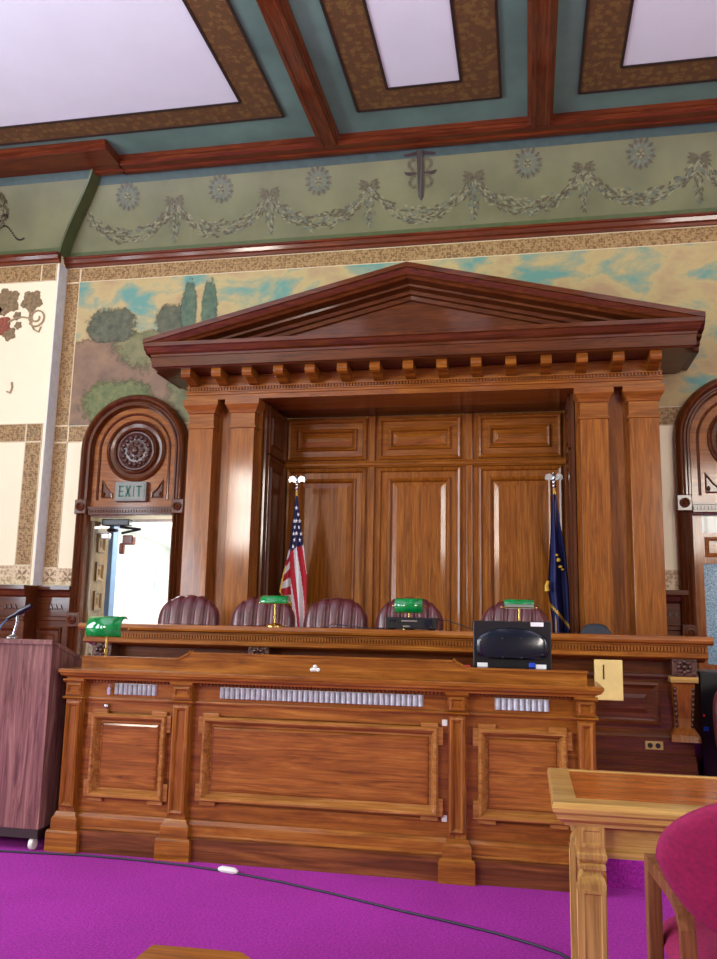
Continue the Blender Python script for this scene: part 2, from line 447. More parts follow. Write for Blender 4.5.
# sword with scales and scrolls painted in place of the middle rosette
bm = B()
def cpoly(pts, mi=3, off=.006): poly(bm, [cove_pt(X0+u, z, off) for u, z in pts], mi)
cpoly([(-.03, 5.99), (.03, 5.99), (.025, 5.56), (0, 5.52), (-.025, 5.56)])
cpoly([(-.17, 5.965), (-.02, 5.985), (.02, 5.985), (.17, 5.965), (.15, 5.945), (0, 5.955), (-.15, 5.945)], off=.007)
for sg in (-1, 1):
    path = [(sg*.05, 5.92), (sg*.10, 5.91), (sg*.12, 5.87), (sg*.08, 5.83), (sg*.06, 5.78), (sg*.10, 5.74), (sg*.12, 5.70), (sg*.08, 5.66), (sg*.05, 5.67)]
    for (u0, z0), (u1, z1) in zip(path, path[1:]):
        d = Vector((u1-u0, z1-z0)).normalized()*.016; n = Vector((-d.y, d.x))
        cpoly([(u0+n.x, z0+n.y), (u1+n.x, z1+n.y), (u1-n.x, z1-n.y), (u0-n.x, z0-n.y)], 0, .005)
    cpoly([(sg*.03, 5.80), (sg*.17, 5.815), (sg*.15, 5.785), (sg*.11, 5.77), (sg*.06, 5.785)], 3, .008)
obj('scales_emblem', bm, FM, cove)
# scroll painted on the left cove
bm = B()
for k in range(70):
    t = k/69; a = -.9+2.0*t
    p = cove_pt(-5.95+.30*cos(a)+random.uniform(-.03, .03), 5.72+.28*sin(a)+random.uniform(-.03, .03), .004+.0005*(k % 5), 7.84)
    an = a+pi/2+random.uniform(-.8, .8); ln, wd = .05, .02
    poly(bm, [p+Vector((ln*cos(an), 0, ln*sin(an))), p+Vector((-wd*sin(an), 0, wd*cos(an))), p-Vector((ln*cos(an), 0, ln*sin(an))), p-Vector((-wd*sin(an), 0, wd*cos(an)))], (0, 1, 3, 0)[k % 4])
for k in range(16):
    t = k/15; p = cove_pt(-5.72+.30*t, 5.50-.12*t+.05*sin(t*6), .006, 7.84); w = .015
    poly(bm, [p+Vector((w*cos(c), 0, w*sin(c))) for c in (0, pi/2, pi, 3*pi/2)], 3)
obj('scroll_ornament', bm, [M['paintbrown'], M['paintlight'], M['paintblue'], M['paintdark']], lcove)
# wooden picture moulding under the cove
def picmould(n, x0, x1, yb):
    bm = B(); prism(bm, [(yb, 5.05), (yb-.035, 5.05), (yb-.04, 5.075), (yb-.065, 5.085), (yb-.075, 5.12), (yb-.09, 5.13), (yb-.09, 5.15), (yb, 5.155)], x0, x1, 'x'); struct('trim_%d' % n, bm, M['beam'])
picmould(28, -4.97, XR, 8.0); picmould(29, XL, -4.95, 7.84)

# ------------------------------------------------------------------ stencilled borders
def border(n, rects, Y, lines=True, mat='border'):
    bm = B()
    for x0, x1, z0, z1 in rects:
        box(bm, x0, x1, Y-.005, Y-.0002, z0, z1, 0, 0)
        if lines:
            w = .008; t = .0015
            for a in ((x0, x1, z0, z0+w), (x0, x1, z1-w, z1), (x0, x0+w, z0, z1), (x1-w, x1, z0, z1)):
                box(bm, a[0], a[1], Y-.005-t, Y-.005+.0002, a[2], a[3], 0, 1)
            if x1-x0 < .25 and z1-z0 < .25:         # corner square with a cross of four leaves
                cx, cz, r = (x0+x1)/2, (z0+z1)/2, .075
                for k in range(4):
                    an = pi/4+k*pi/2
                    for s in (-.35, .35):
                        slab(bm, [(cx, cz), (cx+r*.6*cos(an+s), cz+r*.6*sin(an+s)), (cx+r*cos(an), cz+r*sin(an))], Y-.0062, Y-.005, 2)
    return struct('trim_%d' % n, bm, [M[mat], M['borderline'], M['leafbrown']])
border(30, [(-4.962, -4.795, 4.88, 5.05), (-4.795, XR, 4.88, 5.05), (-4.962, -4.795, 3.262, 4.88), (-4.962, -4.795, 3.08, 3.262), (-4.795, -4.47, 3.08, 3.262), (-3.5, -3.2, 3.08, 3.262), (1.1, 1.5, 3.11, 3.29),
            (-4.962, -4.795, 1.745, 3.08)], 8.0)
border(31, [(-4.962, -4.795, 1.565, 1.745), (-4.795, -4.55, 1.565, 1.745), (1.1, 1.42, 1.60, 1.78)], 8.0, mat='borderlight')
border(32, [(-5.17, -4.99, 4.85, 5.05), (XL, -5.17, 4.85, 5.05), (-5.19, -5.0, 3.06, 3.26), (XL, -5.19, 3.06, 3.26), (-5.19, -5.0, 1.76, 3.06)], 7.84)
border(33, [(-5.19, -5.0, 1.56, 1.76), (XL, -5.19, 1.56, 1.76)], 7.84, mat='borderlight')

# landscape mural on the upper wall
mur = thing('landscape_mural', 'faded landscape mural of hills, cypresses and cloudy sky across the upper wall', 'mural', (-1.0, 7.995, 3.29))
bm = B()
for q in ((-4.795, -3.1, 3.262, 4.88), (-3.1, 1.05, 3.9, 4.88), (1.05, 3.2, 3.29, 4.88)): box(bm, q[0], q[1], 7.994, 7.9995, q[2], q[3])
obj('painted_sky', bm, M['sky'], mur)
def soft(name, c0, c1, scale, amp=1.3):
    """paint whose edge breaks up into brushy dabs; 'edge' is 0 on the outline and 1 inside"""
    m, nt, b = new_mat(name); v = coords(nt, (1, 1, 1))
    nt.links.new(ramp(nt, noise(nt, v, scale, 4), [(.32, c0), (.68, c1)]), b.inputs['Base Color']); b.inputs['Roughness'].default_value = .6
    at = nt.nodes.new('ShaderNodeAttribute'); at.attribute_name = 'edge'
    a = nt.nodes.new('ShaderNodeMath'); a.operation = 'MULTIPLY_ADD'; a.inputs[1].default_value = amp
    nt.links.new(noise(nt, v, 15, 5, .65), a.inputs[0]); nt.links.new(at.outputs['Fac'], a.inputs[2])
    r = nt.nodes.new('ShaderNodeMapRange'); r.inputs['From Min'].default_value = .5*amp+.12; r.inputs['From Max'].default_value = .5*amp+.60; r.interpolation_type = 'SMOOTHSTEP'
    nt.links.new(a.outputs[0], r.inputs['Value']); nt.links.new(r.outputs['Result'], b.inputs['Alpha'])
    return m
M['hill'] = soft('mural_hill', (116, 92, 74), (152, 122, 92), 5); M['hillgreen'] = soft('mural_green_slope', (96, 104, 66), (138, 132, 88), 6)
M['bush'] = soft('mural_bush', (66, 76, 56), (108, 108, 82), 12); M['cypress'] = soft('mural_cypress', (66, 90, 72), (96, 120, 92), 14)
M['shrub'] = soft('mural_bright_shrub', (84, 100, 54), (124, 128, 76), 14)
def painted(name, rows, y, mat):
    """rows of (x, z, edge) from the top down, stitched to a flat sheet of paint on the wall"""
    bm = B(); lay = bm.verts.layers.float.new('edge'); V = []
    for r in rows:
        q = []
        for k, (x, z, e) in enumerate(r):
            v = bm.verts.new((x, y, z)); v[lay] = 0 if k == 0 and name == 'painted_slope' else e; q.append(v)
        V.append(q)
    for a, b_ in zip(V, V[1:]):
        for k in range(len(a)-1): bm.faces.new((a[k], a[k+1], b_[k+1], b_[k]))
    return obj(name, bm, M[mat], mur)
def oval(name, cx, cz, rx, rz, y, mat, low=None, tall=False):
    R_ = []
    for q in range(13):
        row = []
        for k in range(19):
            u, v = k/9-1, 1-q/6
            w = rx*(math.sqrt(max(0, 1-v*v)) if not tall else sin(pi*min(1, max(0, (1-v)/2*.85+.03)))**.7)
            e = min(1, (1-max(abs(u), abs(v)))*1.5)
            zz = cz+rz*v
            if low is not None and zz < low: zz = low; e = min(.5, (1-abs(u))*1.3)
            row.append((cx+w*u, zz, e))
        R_.append(row)
    return painted(name, R_, y, mat)
tops = [(-4.79, 4.17), (-4.5, 4.22), (-4.2, 4.25), (-3.9, 4.16), (-3.6, 4.06), (-3.3, 3.92), (-3.12, 3.84)]
painted('painted_hill', [[(x, z+.07, 0) for x, z in tops], [(x, z-.09, 1) for x, z in tops], [(x, 3.266, 1) for x, z in tops]], 7.9930, 'hill')
tops = [(-4.45, 4.20), (-4.2, 4.24), (-3.9, 4.30), (-3.5, 4.24), (-3.12, 4.1)]
painted('painted_slope', [[(x, z+.04, 0) for x, z in tops], [(x, z-.08, .8) for x, z in tops], [(x+.1, z-.26, .7) for x, z in tops], [(x+.25, z-.50, 0) for x, z in tops]], 7.9924, 'hillgreen')
tops = [(-3.75, 3.95), (-3.5, 3.98), (-3.3, 3.8), (-3.12, 3.7)]
painted('painted_slope', [[(x-.2, z+.14, 0) for x, z in tops], [(x, z-.12, .9) for x, z in tops], [(x, 3.5, 1) for x, z in tops], [(x, 3.27, .5) for x, z in tops]], 7.9922, 'hillgreen')
oval('painted_bush', -4.38, 4.36, .36, .24, 7.9916, 'bush', 4.17); oval('painted_bush', -3.69, 4.40, .23, .2, 7.9917, 'bush')
for cx in (-3.50, -3.27): oval('painted_cypress', cx, 4.52, .115, .36, 7.9910, 'cypress', None, True)
oval('painted_shrub', -4.25, 3.50, .52, .30, 7.9904, 'shrub', 3.27)

# vine stencil on the left wall panel
vn = thing('vine_stencil', 'brown grape-leaf vine painted on the cream wall at the far left', 'wall stencil', (-5.4, 7.838, 4.2))
def leafshape(cx, cz, s, rot):
    P = []
    for k in range(40):
        a = 2*pi*k/40; r = s*(.86+.13*cos(5*a)+.05*sin(17*a))
        P.append((cx+r*cos(a+rot), cz+r*sin(a+rot)))
    return P
for cx, cz, s in ((-5.56, 4.64, .17), (-5.26, 4.63, .14), (-5.75, 4.5, .15), (-5.5, 4.27, .09), (-5.42, 4.47, .055), (-5.40, 4.36, .05)):
    bm = B(); slab(bm, leafshape(cx, cz, s, 1.2+cx), 7.835, 7.8385); obj('painted_leaf', bm, M['leafbrown'], vn)
bm = B()
for k in range(10): slab(bm, [(-5.6+.03*(k % 3)-.0+.045*cos(a), 4.42-.04*(k//3)+.045*sin(a)) for a in [2*pi*q/10 for q in range(10)]], 7.8345-.0002*k, 7.8385)
obj('painted_grapes', bm, M['grapered'], vn)
bm = B()
sp = [(-5.52+.30*t, 4.40+.05*sin(3*t)) for t in [k/10 for k in range(11)]]+[(-5.18+(.11-.08*t)*cos(-2.4+9*t), 4.44+(.11-.08*t)*sin(-2.4+9*t)) for t in [k/24 for k in range(25)]]
tube(bm, [(x, 7.828, z) for x, z in sp], .009, 6); obj('painted_tendril', bm, M['vine'], vn)
for pts in ([(-5.26, 4.52), (-5.27, 4.42), (-5.2, 4.3), (-5.14, 4.27), (-5.12, 4.33)], [(-5.46, 3.62), (-5.42, 3.6), (-5.40, 3.66), (-5.41, 3.72)]):
    bm = B(); tube(bm, [(x, 7.828, z) for x, z in pts], .009, 6); obj('painted_tendril', bm, M['vine'], vn)

# wainscot on the left walls
def wainscot(n, x0, x1, yf, yb, z1):
    bm = B()
    prism(bm, [(yb, 0), (yf-.02, 0), (yf-.02, .2), (yf, .22), (yf, z1-.36), (yf-.015, z1-.35), (yf-.015, z1-.32), (yf, z1-.31), (yf, z1-.12), (yf-.02, z1-.10), (yf-.03, z1-.06), (yf-.05, z1-.04), (yf-.05, z1), (yb, z1)], x0, x1, 'x')
    w = struct('trim_%d' % n, bm, M['cherry_x'])
    bm = B(); k = 0
    x = x1-.16
    while x > max(x0, x1-1.2):
        for q in (-.055, 0, .055):
            prism(bm, [(x+q-.02, z1-.245), (x+q, z1-.19), (x+q+.02, z1-.245), (x+q, z1-.225)], yf-.012, yf+.002, 'y')
        x -= .34
    obj('carved_motif', bm, M['carved'], w)
    bm = B(); x = x1-.30
    while x > max(x0, x1-1.4):
        frame(bm, x-.06, x+.22, .35, z1-.42, yf+.001, [(0, 0), (0, .014), (.015, .022), (.03, .008), (.045, -.004), (.06, -.004), (.09, .012)])
        x -= .36
    obj('panel_moulding', bm, M['cherry_z'], w)
wainscot(34, XL, -4.961, 7.73, 7.84, 1.555)
wainscot(35, -4.968, -4.6, 7.97, 8.0, 1.56)
wainscot(36, 1.17, 1.40, 7.97, 8.0, 1.595)

bm = B(); box(bm, -4.970, -4.962, 7.842, 7.97, 0, 1.553); struct('trim_41', bm, M['cherry_z'])

# corridor seen through the left doorway
bm = B(); box(bm, -5.6, -2.6, 12.25, 12.4, 0, 2.29); box(bm, -2.6, -2.4, 8.61, 12.4, 0, 2.29); struct('wall_corridor', bm, M['corridor'])
bm = B(); prism(bm, [(-4.56, 8.53), (-5.40, 12.2), (-5.52, 12.2), (-4.66, 8.53)], .0, 2.3, 'z'); struct('wall_passage', bm, M['corridor'])
bm = B(); box(bm, -5.6, -2.6, 8.31, 12.25, 0, .015); struct('trim_40', bm, M['reveal'])
bm = B(); prism(bm, [(-5.6, 8.31), (-2.5, 8.31), (-2.5, 12.4), (-5.6, 12.4)], 2.30, 2.4, 'z'); struct('trim_37', bm, M['corridor'])
t = thing('corridor_light', 'flat white ceiling light in the corridor beyond the left doorway', 'ceiling light', (-3.9, 8.75, 2.28))
m, nt, b = new_mat('lit_diffuser'); b.inputs['Emission Color'].default_value = (1, .98, .94, 1); b.inputs['Emission Strength'].default_value = 4
bm = B(); box(bm, -4.25, -3.45, 8.42, 9.0, 2.275, 2.285); obj('diffuser', bm, m, t)
bm = B()
for a in ((-4.28, -4.25, 8.39, 9.03), (-3.45, -3.42, 8.39, 9.03), (-4.25, -3.45, 8.39, 8.42), (-4.25, -3.45, 9.0, 9.03)): box(bm, *a, 2.27, 2.30)
obj('frame', bm, M['whiteplastic'], t)

# ------------------------------------------------------------------ arched doorways
def arch_loop(xc, r, z0, zs, y, n=28):
    P = [(xc-r, y, z0)]
    for k in range(n+1):
        a = pi-pi*k/n; P.append((xc+r*cos(a), y, zs+r*sin(a)))
    P.append((xc+r, y, z0)); return P
def ringz(bm, xc, zc, prof, Y, seg=40):
    L = []
    for r, o in prof: L.append([(xc+r*cos(2*pi*k/seg), Y-o, zc+r*sin(2*pi*k/seg)) for k in range(seg)])
    rings(bm, L, False, False)
def doorway(xc, label):
    t = thing('arched_doorway', label, 'doorway', (xc, 8.0, .15))
    W, S = 7.984, 2.97
    bm = B(); rings(bm, [arch_loop(xc, r, 2.45, S, W-o) for r, o in ((.595, 0), (.595, .05), (.58, .07), (.56, .095), (.54, .10), (.525, .085), (.515, .06), (.50, .06), (.49, .075), (.475, .075), (.465, .04), (.455, .01), (.455, 0))], False, False, 0, False)
    obj('arch_moulding', bm, M['cherry_z'], t, smooth=True)
    for s in (-1, 1):
        bm = B(); pr = [(.595, 0), (.595, .05), (.575, .065), (.555, .04), (.535, .065), (.515, .04), (.495, .065), (.475, .05), (.465, .02), (.46, .0), (.46, -.012), (.595, -.012)]
        prism(bm, [(xc+s*r, W-o) for r, o in pr], .15, 2.30, 'z'); obj('jamb', bm, M['cherry_z'], t)
        for zc in (2.375, 1.22):
            bm = B(); box(bm, xc+s*.535-.066, xc+s*.535+.066, W-.085, W, zc-.075, zc+.075, .008)
            lathe(bm, [(.045, .085), (.045, .10), (.03, .105), (.022, .095), (.0, .11)], (xc+s*.535, W, zc), 16, '-y'); obj('corner_block', bm, M['cherry_z'], t)
    bm = B(); poly(bm, arch_loop(xc, .47, 2.36, S, W-.012)); obj('arch_panel', bm, M['oak_x'], t)
    bm = B(); rings(bm, [arch_loop(xc, r, 2.45, S, W-o) for r, o in ((.40, .012), (.40, .025), (.39, .03), (.38, .025), (.375, .012))], False, False, 0, False)
    obj('panel_bead', bm, M['cherry_z'], t, smooth=True)
    bm = B(); box(bm, xc-.465, xc+.465, W-.05, W, 2.29, 2.37, .006); box(bm, xc-.465, xc+.465, W-.065, W, 2.36, 2.375)
    for k in range(30): box(bm, xc-.455+.0306*k, xc-.455+.0306*k+.017, W-.062, W-.045, 2.315, 2.345)
    obj('lintel', bm, M['cherry_x'], t)
    zc = 2.965
    bm = B(); ringz(bm, xc+.02, zc, [(.325, .012), (.325, .04), (.31, .05), (.295, .04), (.29, .025), (.25, .02), (.245, .045), (.235, .055), (.22, .045), (.215, .0)], W)
    obj('roundel_ring', bm, M['cherry_x'], t, smooth=True)
    bm = B(); lathe(bm, [(.215, .0), (.215, .03), (.19, .045), (.185, .03), (.10, .03), (.05, .05), (0, .055)], (xc+.02, W, zc), 32, '-y')
    for k in range(16):
        a = 2*pi*k/16; blob(bm, (xc+.02+.145*cos(a), W-.035, zc+.145*sin(a)), (.028, .02, .028), 1)
    for k in range(9):
        a = 2*pi*k/9; blob(bm, (xc+.02+.08*cos(a), W-.04, zc+.08*sin(a)), (.024, .022, .024), 1)
    blob(bm, (xc+.02, W-.055, zc), (.04, .03, .05), 2)
    obj('carved_medallion', bm, M['carved'], t, smooth='all')
    for s in (-1, 1):
        bm = B(); cx = xc+.0+s*.27
        tri = [(cx+s*.07, 2.66), (cx+s*.07, 2.47), (cx-s*.06, 2.47), (cx-s*.05, 2.52), (cx, 2.56)]
        L = []
        for f, o in ((1, .012), (1, .028), (.82, .03), (.7, .014)):
            mx_, mz = cx+s*.03, 2.52
            L.append([(mx_+(x-mx_)*f, W-o, mz+(z-mz)*f) for x, z in tri])
        rings(bm, L, True, False); blob(bm, (cx+s*.045, W-.014, 2.51), (.018, .02, .03), 1)
        obj('spandrel_carving', bm, M['cherry_z'], t)
    return t
dl = doorway(-4.0, 'arched wooden doorway standing open to a bright corridor under the exit sign')
dr = doorway(1.93, 'arched wooden doorway with closed glazed door at the right edge')

# exit sign
t = thing('exit_sign', 'small EXIT sign with green letters under the carved roundel', 'sign', (-3.99, 7.94, 2.43))
bm = B(); box(bm, -4.165, -3.82, 7.915, 7.968, 2.43, 2.635, .006); obj('housing', bm, plain('sign_housing', (120, 118, 112), .45), t)
bm = B(); box(bm, -4.145, -3.84, 7.910, 7.916, 2.448, 2.618); obj('face', bm, plain('sign_face', (112, 116, 104), .35), t)
def letter(ch, x, z, w, h, y, bm):
    s = w*.26
    R = {'E': [(0, s, 0, h), (0, w, 0, s), (0, w*.85, h/2-s/2, h/2+s/2), (0, w, h-s, h)], 'I': [(w/2-s/2, w/2+s/2, 0, h)], 'T': [(w/2-s/2, w/2+s/2, 0, h), (0, w, h-s, h)]}
    for a, b_, c, d in R.get(ch, []): box(bm, x+a, x+b_, y-.003, y+.001, z+c, z+d)
    if ch == 'X':
        for p in ([(0, 0), (s*1.2, 0), (w, h), (w-s*1.2, h)], [(w, 0), (w-s*1.2, 0), (0, h), (s*1.2, h)]):
            slab(bm, [(x+a, z+b_) for a, b_ in p], y-.003, y+.001)
bm = B(); x = -4.118
for ch, w in (('E', .055), ('X', .065), ('I', .03), ('T', .06)):
    letter(ch, x, 2.475, w, .115, 7.910, bm); x += w+.014
obj('lettering', bm, plain('sign_green', (14, 84, 66), .5), t)

# open door leaf inside the left doorway
t = thing('door_leaf', 'narrow panelled wooden door leaf folded back inside the left doorway', 'door', (-4.44, 8.35, 0))
bm = B(); x = -4.418; box(bm, x-.045, x, 8.01, 8.33, .02, 2.24); obj('leaf', bm, M['doorwood'], t)
for zc in (2.02, 1.72, 1.42, 1.10, .78, .46):
    bm = B(); frame(bm, 8.09, 8.25, zc-.10, zc+.10, x, [(0, 0), (0, .018), (.02, .018), (.04, .002), (.06, .002), (.075, .012)], True, 0, '+x'); obj('panel', bm, M['doorwood'], t)
t = thing('door_closer', 'black door closer with arm under the lintel of the left doorway', 'door closer', (-4.3, 8.2, 2.1))
bm = B(); box(bm, -4.395, -4.08, 8.10, 8.19, 2.20, 2.27, .01); obj('closer_body', bm, M['black'], t)
bm = B(); tube(bm, [(-4.2, 8.14, 2.19), (-4.0, 8.2, 2.17), (-4.25, 8.3, 2.14)], .014); tube(bm, [(-4.36, 8.2, 2.16), (-4.22, 8.12, 2.15)], .018); obj('arm', bm, M['black'], t)
bm = B(); box(bm, -4.395, -4.30, 8.10, 8.16, 2.06, 2.12, .01); obj('bracket', bm, M['chrome'], t)
t = thing('hanging_wooden_block', 'small reddish wooden block hanging below the door closer', 'bracket', (-4.15, 8.2, 2.0))
bm = B(); box(bm, -4.20, -4.08, 8.21, 8.29, 2.01, 2.11, .012); obj('block', bm, M['beam_y'], t)
bm = B(); box(bm, -4.24, -4.19, 8.22, 8.28, 1.91, 2.03, .015); obj('lower_block', bm, M['beam_y'], t)
bm = B(); box(bm, -4.52, -4.40, 8.40, 8.52, 0, 2.42, .006); struct('trim_38', bm, M['greyblue'])
bm = B(); box(bm, -4.56, -4.50, 8.3, 8.40, 0, 2.42); struct('trim_39', bm, M['corridor'])
t = thing('wall_notice', 'small pale notice on the corridor wall beyond the left doorway', 'notice', (-5.16, 11.3, 1.6))
bm = B(); prism(bm, [(-5.125, 11.10), (-5.20, 11.45), (-5.21, 11.448), (-5.135, 11.098)], 1.60, 1.95, 'z'); obj('sheet', bm, M['milk'], t)

# glazed door on the right
t = thing('glazed_door', 'wooden door with frosted glass coloured with blue daylight inside the right archway', 'door', (1.93, 8.1, .15))
bm = B()
for a in ((1.475, 1.56, .15, 2.285), (2.30, 2.385, .15, 2.285), (1.56, 2.30, .15, .95), (1.56, 2.30, 1.84, 2.12)): box(bm, a[0], a[1], 8.06, 8.11, a[2], a[3])
obj('door_frame', bm, M['oak_z'], t)
bm = B(); box(bm, 1.56, 2.30, 8.07, 8.10, 2.12, 2.285); obj('transom_pane', bm, M['blackgloss'], t)
bm = B(); box(bm, 1.56, 2.30, 8.075, 8.095, .95, 1.84); obj('glass_pane', bm, M['daylitglass'], t)
bm = B(); frame(bm, 1.58, 2.28, 1.90, 2.08, 8.06, [(0, 0), (0, .015), (.02, .02), (.035, .004), (.06, .004)]); obj('door_panel', bm, M['oak_x'], t)

# ------------------------------------------------------------------ portico over the judges' alcove
XC = -1.035
po = thing('wooden_portico', 'grand carved wooden portico with triangular pediment and four pilasters framing the alcove', 'portico', (XC, 7.5, .38))
for a, c in ((-3.213, -2.962), (-2.785, -2.546), (.476, .715), (.892, 1.143)):
    bm = B(); box(bm, a, c, 7.5, 7.66, .38, 3.10, .004); p = obj('pilaster', bm, M['oak_z'], po)
    bm = B()
    L = []
    for o, z in ((.0, 3.07), (.012, 3.075), (.012, 3.095), (0, 3.10), (0, 3.22), (.012, 3.225), (.02, 3.25), (.045, 3.29), (.05, 3.30), (.05, 3.355)):
        L.append([(a-o, 7.66, z), (a-o, 7.5-o, z), (c+o, 7.5-o, z), (c+o, 7.66, z)])
    rings(bm, L, True, True); obj('capital', bm, M['oak_x'], p)
    bm = B(); box(bm, a-.03, c+.03, 7.47, 7.67, .38, .75, .01); obj('pedestal', bm, M['oak_z'], p)
for a, c in ((-3.225, -2.512), (.442, 1.155)):
    bm = B(); box(bm, a, c, 7.64, 7.985, .38, 3.359); obj('pier', bm, M['oak_z'], po)
HW = 2.21
def ushape(bm, prof, yface=7.5, hw=HW, kx=.72):
    L = [[(XC-hw-o*kx, 7.985, z), (XC-hw-o*kx, yface-o, z), (XC+hw+o*kx, yface-o, z), (XC+hw+o*kx, 7.985, z)] for o, z in prof]
    rings(bm, L, True, True)
bm = B(); ushape(bm, [(.0, 3.36), (.0, 3.405), (.012, 3.41), (.012, 3.43), (.02, 3.435), (.02, 3.445), (0, 3.45)]); obj('architrave', bm, M['oak_x'], po)
bm = B()
for k in range(150): box(bm, XC-HW+.01+k*.0295, XC-HW+.01+k*.0295+.017, 7.482, 7.51, 3.45, 3.475)
box(bm, XC-HW-.01, XC+HW+.01, 7.475, 7.6, 3.475, 3.485)
obj('dentil_band', bm, M['oak_x'], po)
bm = B(); ushape(bm, [(0, 3.45), (0, 3.60), (.02, 3.60)]); obj('frieze', bm, M['oak_x'], po)
bm = B(); ushape(bm, [(.0, 3.60), (.30, 3.60), (.31, 3.61), (.33, 3.61), (.335, 3.70), (.345, 3.705), (.345, 3.725), (.37, 3.74), (.395, 3.78), (.41, 3.79), (.41, 3.825), (.40, 3.83)]); obj('cornice', bm, M['cherry_x'], po)  # same wood as the frieze, its upper shade put into the colour
for k in range(15):
    x = XC+(k-7)*.305
    bm = B(); prism(bm, [(7.5, 3.60), (7.25, 3.60), (7.245, 3.55), (7.26, 3.525), (7.30, 3.515), (7.36, 3.525), (7.42, 3.505), (7.5, 3.49)], x-.047, x+.047, 'x'); obj('modillion', bm, M['oak_x'], po)
bm = B()
RK = [(7.085, 0), (7.085, -.045), (7.10, -.05), (7.125, -.09), (7.135, -.10), (7.15, -.10), (7.17, -.125), (7.27, -.135), (7.275, -.155), (7.36, -.165), (7.37, -.195), (7.41, -.20), (7.42, -.235), (7.46, -.24), (7.985, -.24), (7.985, 0)]
rings(bm, [[(x, y, z+dz) for y, dz in RK] for x, z in ((XC-2.515, 3.865), (XC, 4.475), (XC+2.515, 3.865))], True, True)
obj('raking_cornice', bm, M['cherry_x'], po)
bm = B(); slab(bm, [(XC-2.3, 3.82), (XC+2.3, 3.82), (XC, 4.36)], 7.45, 7.8); obj('tympanum', bm, M['cherry_x'], po)  # pediment shade put into the darker wood colour
bm = B(); slab(bm, [(XC-1.45, 3.85), (XC+1.45, 3.85), (XC, 4.18)], 7.438, 7.46); slab(bm, [(XC-1.30, 3.865), (XC+1.30, 3.865), (XC, 4.158)], 7.430, 7.44); obj('tympanum_panel', bm, M['cherry_x'], po)
bm = B(); box(bm, -2.508, .438, 7.52, 8.345, 3.364, 3.42); obj('soffit', bm, M['cherry_x'], po)

# panelling at the back of the alcove
pn = thing('alcove_panelling', 'tall oak panelling of three bays behind the flags in the alcove', 'wall panelling', (XC, 8.35, .38))
bm = B(); box(bm, -2.508, .438, 8.35, 8.46, .38, 3.36); obj('backing_board', bm, M['oak_z'], pn)
TALL = [(0, .0), (0, .03), (.012, .038), (.03, .03), (.042, .008), (.10, .006), (.105, .026), (.118, .034), (.132, .026), (.15, -.004), (.155, .004), (.2, .014)]
bays = [(-2.45, -1.61), (-1.485, -.64), (-.47, .345)]
for a, c in bays:
    bm = B(); frame(bm, a, c, .75, 2.81, 8.35, TALL); obj('tall_panel', bm, M['oak_z'], pn)
    bm = B(); frame(bm, a, c, 2.90, 3.335, 8.35, TALL); obj('upper_panel', bm, M['oak_x'], pn)
for a, c in zip(bays, bays[1:]):
    bm = B(); xm = (a[1]+c[0])/2; box(bm, xm-.03, xm+.03, 8.318, 8.352, .38, 3.36, .008); obj('stile', bm, M['oak_z'], pn)
bm = B(); prism(bm, [(8.352, 2.82), (8.32, 2.82), (8.305, 2.84), (8.305, 2.86), (8.32, 2.885), (8.352, 2.885)], -2.475, .405, 'x'); obj('rail', bm, M['oak_x'], pn)
for X, fc, s in ((-2.475, '+x', 1), (.405, '-x', -1)):
    bm = B(); box(bm, min(X, X-s*.03), max(X, X-s*.03), 7.668, 8.348, .38, 3.355); o = obj('side_board', bm, M['cherry_z'], pn)
    for z0, z1 in ((.75, 2.845), (2.865, 3.345)):
        bm = B(); frame(bm, 7.72, 8.30, z0, z1, X, [(0, 0), (0, .02), (.02, .026), (.04, .004), (.1, .004), (.11, .02), (.13, .002)], True, 0, fc); obj('side_panel', bm, M['cherry_z'], pn)

# ------------------------------------------------------------------ judges' bench
bh = thing('judges_bench', 'long raised wooden judges bench with beaded cornice behind the front desk', 'bench', (XC, 6.0, .15))
BW = 2.175
def bprism(bm, prof, hw): prism(bm, prof, XC-hw, XC+hw, 'x')
bm = B(); bprism(bm, [(5.69, 1.20), (5.685, 1.19), (5.69, 1.175), (5.715, 1.165), (5.715, 1.16), (6.31, 1.16), (6.31, 1.215), (5.70, 1.215)], BW); obj('desktop', bm, M['oak_x'], bh)
bm = B(); bprism(bm, [(5.735, 1.16), (5.735, 1.115), (5.715, 1.11), (5.715, 1.085), (5.73, 1.075), (5.80, 1.07), (5.86, 1.05), (6.3, 1.05), (6.3, 1.16)], BW-.03)
for k in range(210): box(bm, XC-BW+.04+k*.0204, XC-BW+.04+k*.0204+.012, 5.722, 5.74, 1.122, 1.148)
obj('beaded_cornice', bm, M['oak_x'], bh)
bm = B(); box(bm, XC-BW+.115, XC+BW-.115, 5.87, 6.3, .15, 1.06); obj('body', bm, M['cherry_x'], bh)
bm = B(); bprism(bm, [(5.88, .63), (5.845, .59), (5.84, .575), (5.83, .57), (5.83, .48), (5.80, .47), (5.80, .45), (5.77, .44), (5.77, .40), (5.75, .39), (5.75, .15), (5.88, .15)], BW-.115); obj('plinth', bm, M['cherry_x'], bh)
bm = B(); bprism(bm, [(5.88, .935), (5.855, .94), (5.85, .955), (5.855, .97), (5.88, .975)], BW-.07); obj('rail_moulding', bm, M['cherry_x'], bh)
PP = [(0, 0), (0, .018), (.015, .024), (.03, .01), (.05, -.004), (.06, -.004), (.1, .012)]
for a, c in ((XC-1.86, XC-.95), (XC-.80, XC+.72), (XC+.88, XC+1.865)):
    bm = B(); frame(bm, a, c, .645, .915, 5.872, PP); obj('front_panel', bm, M['cherry_x'], bh)
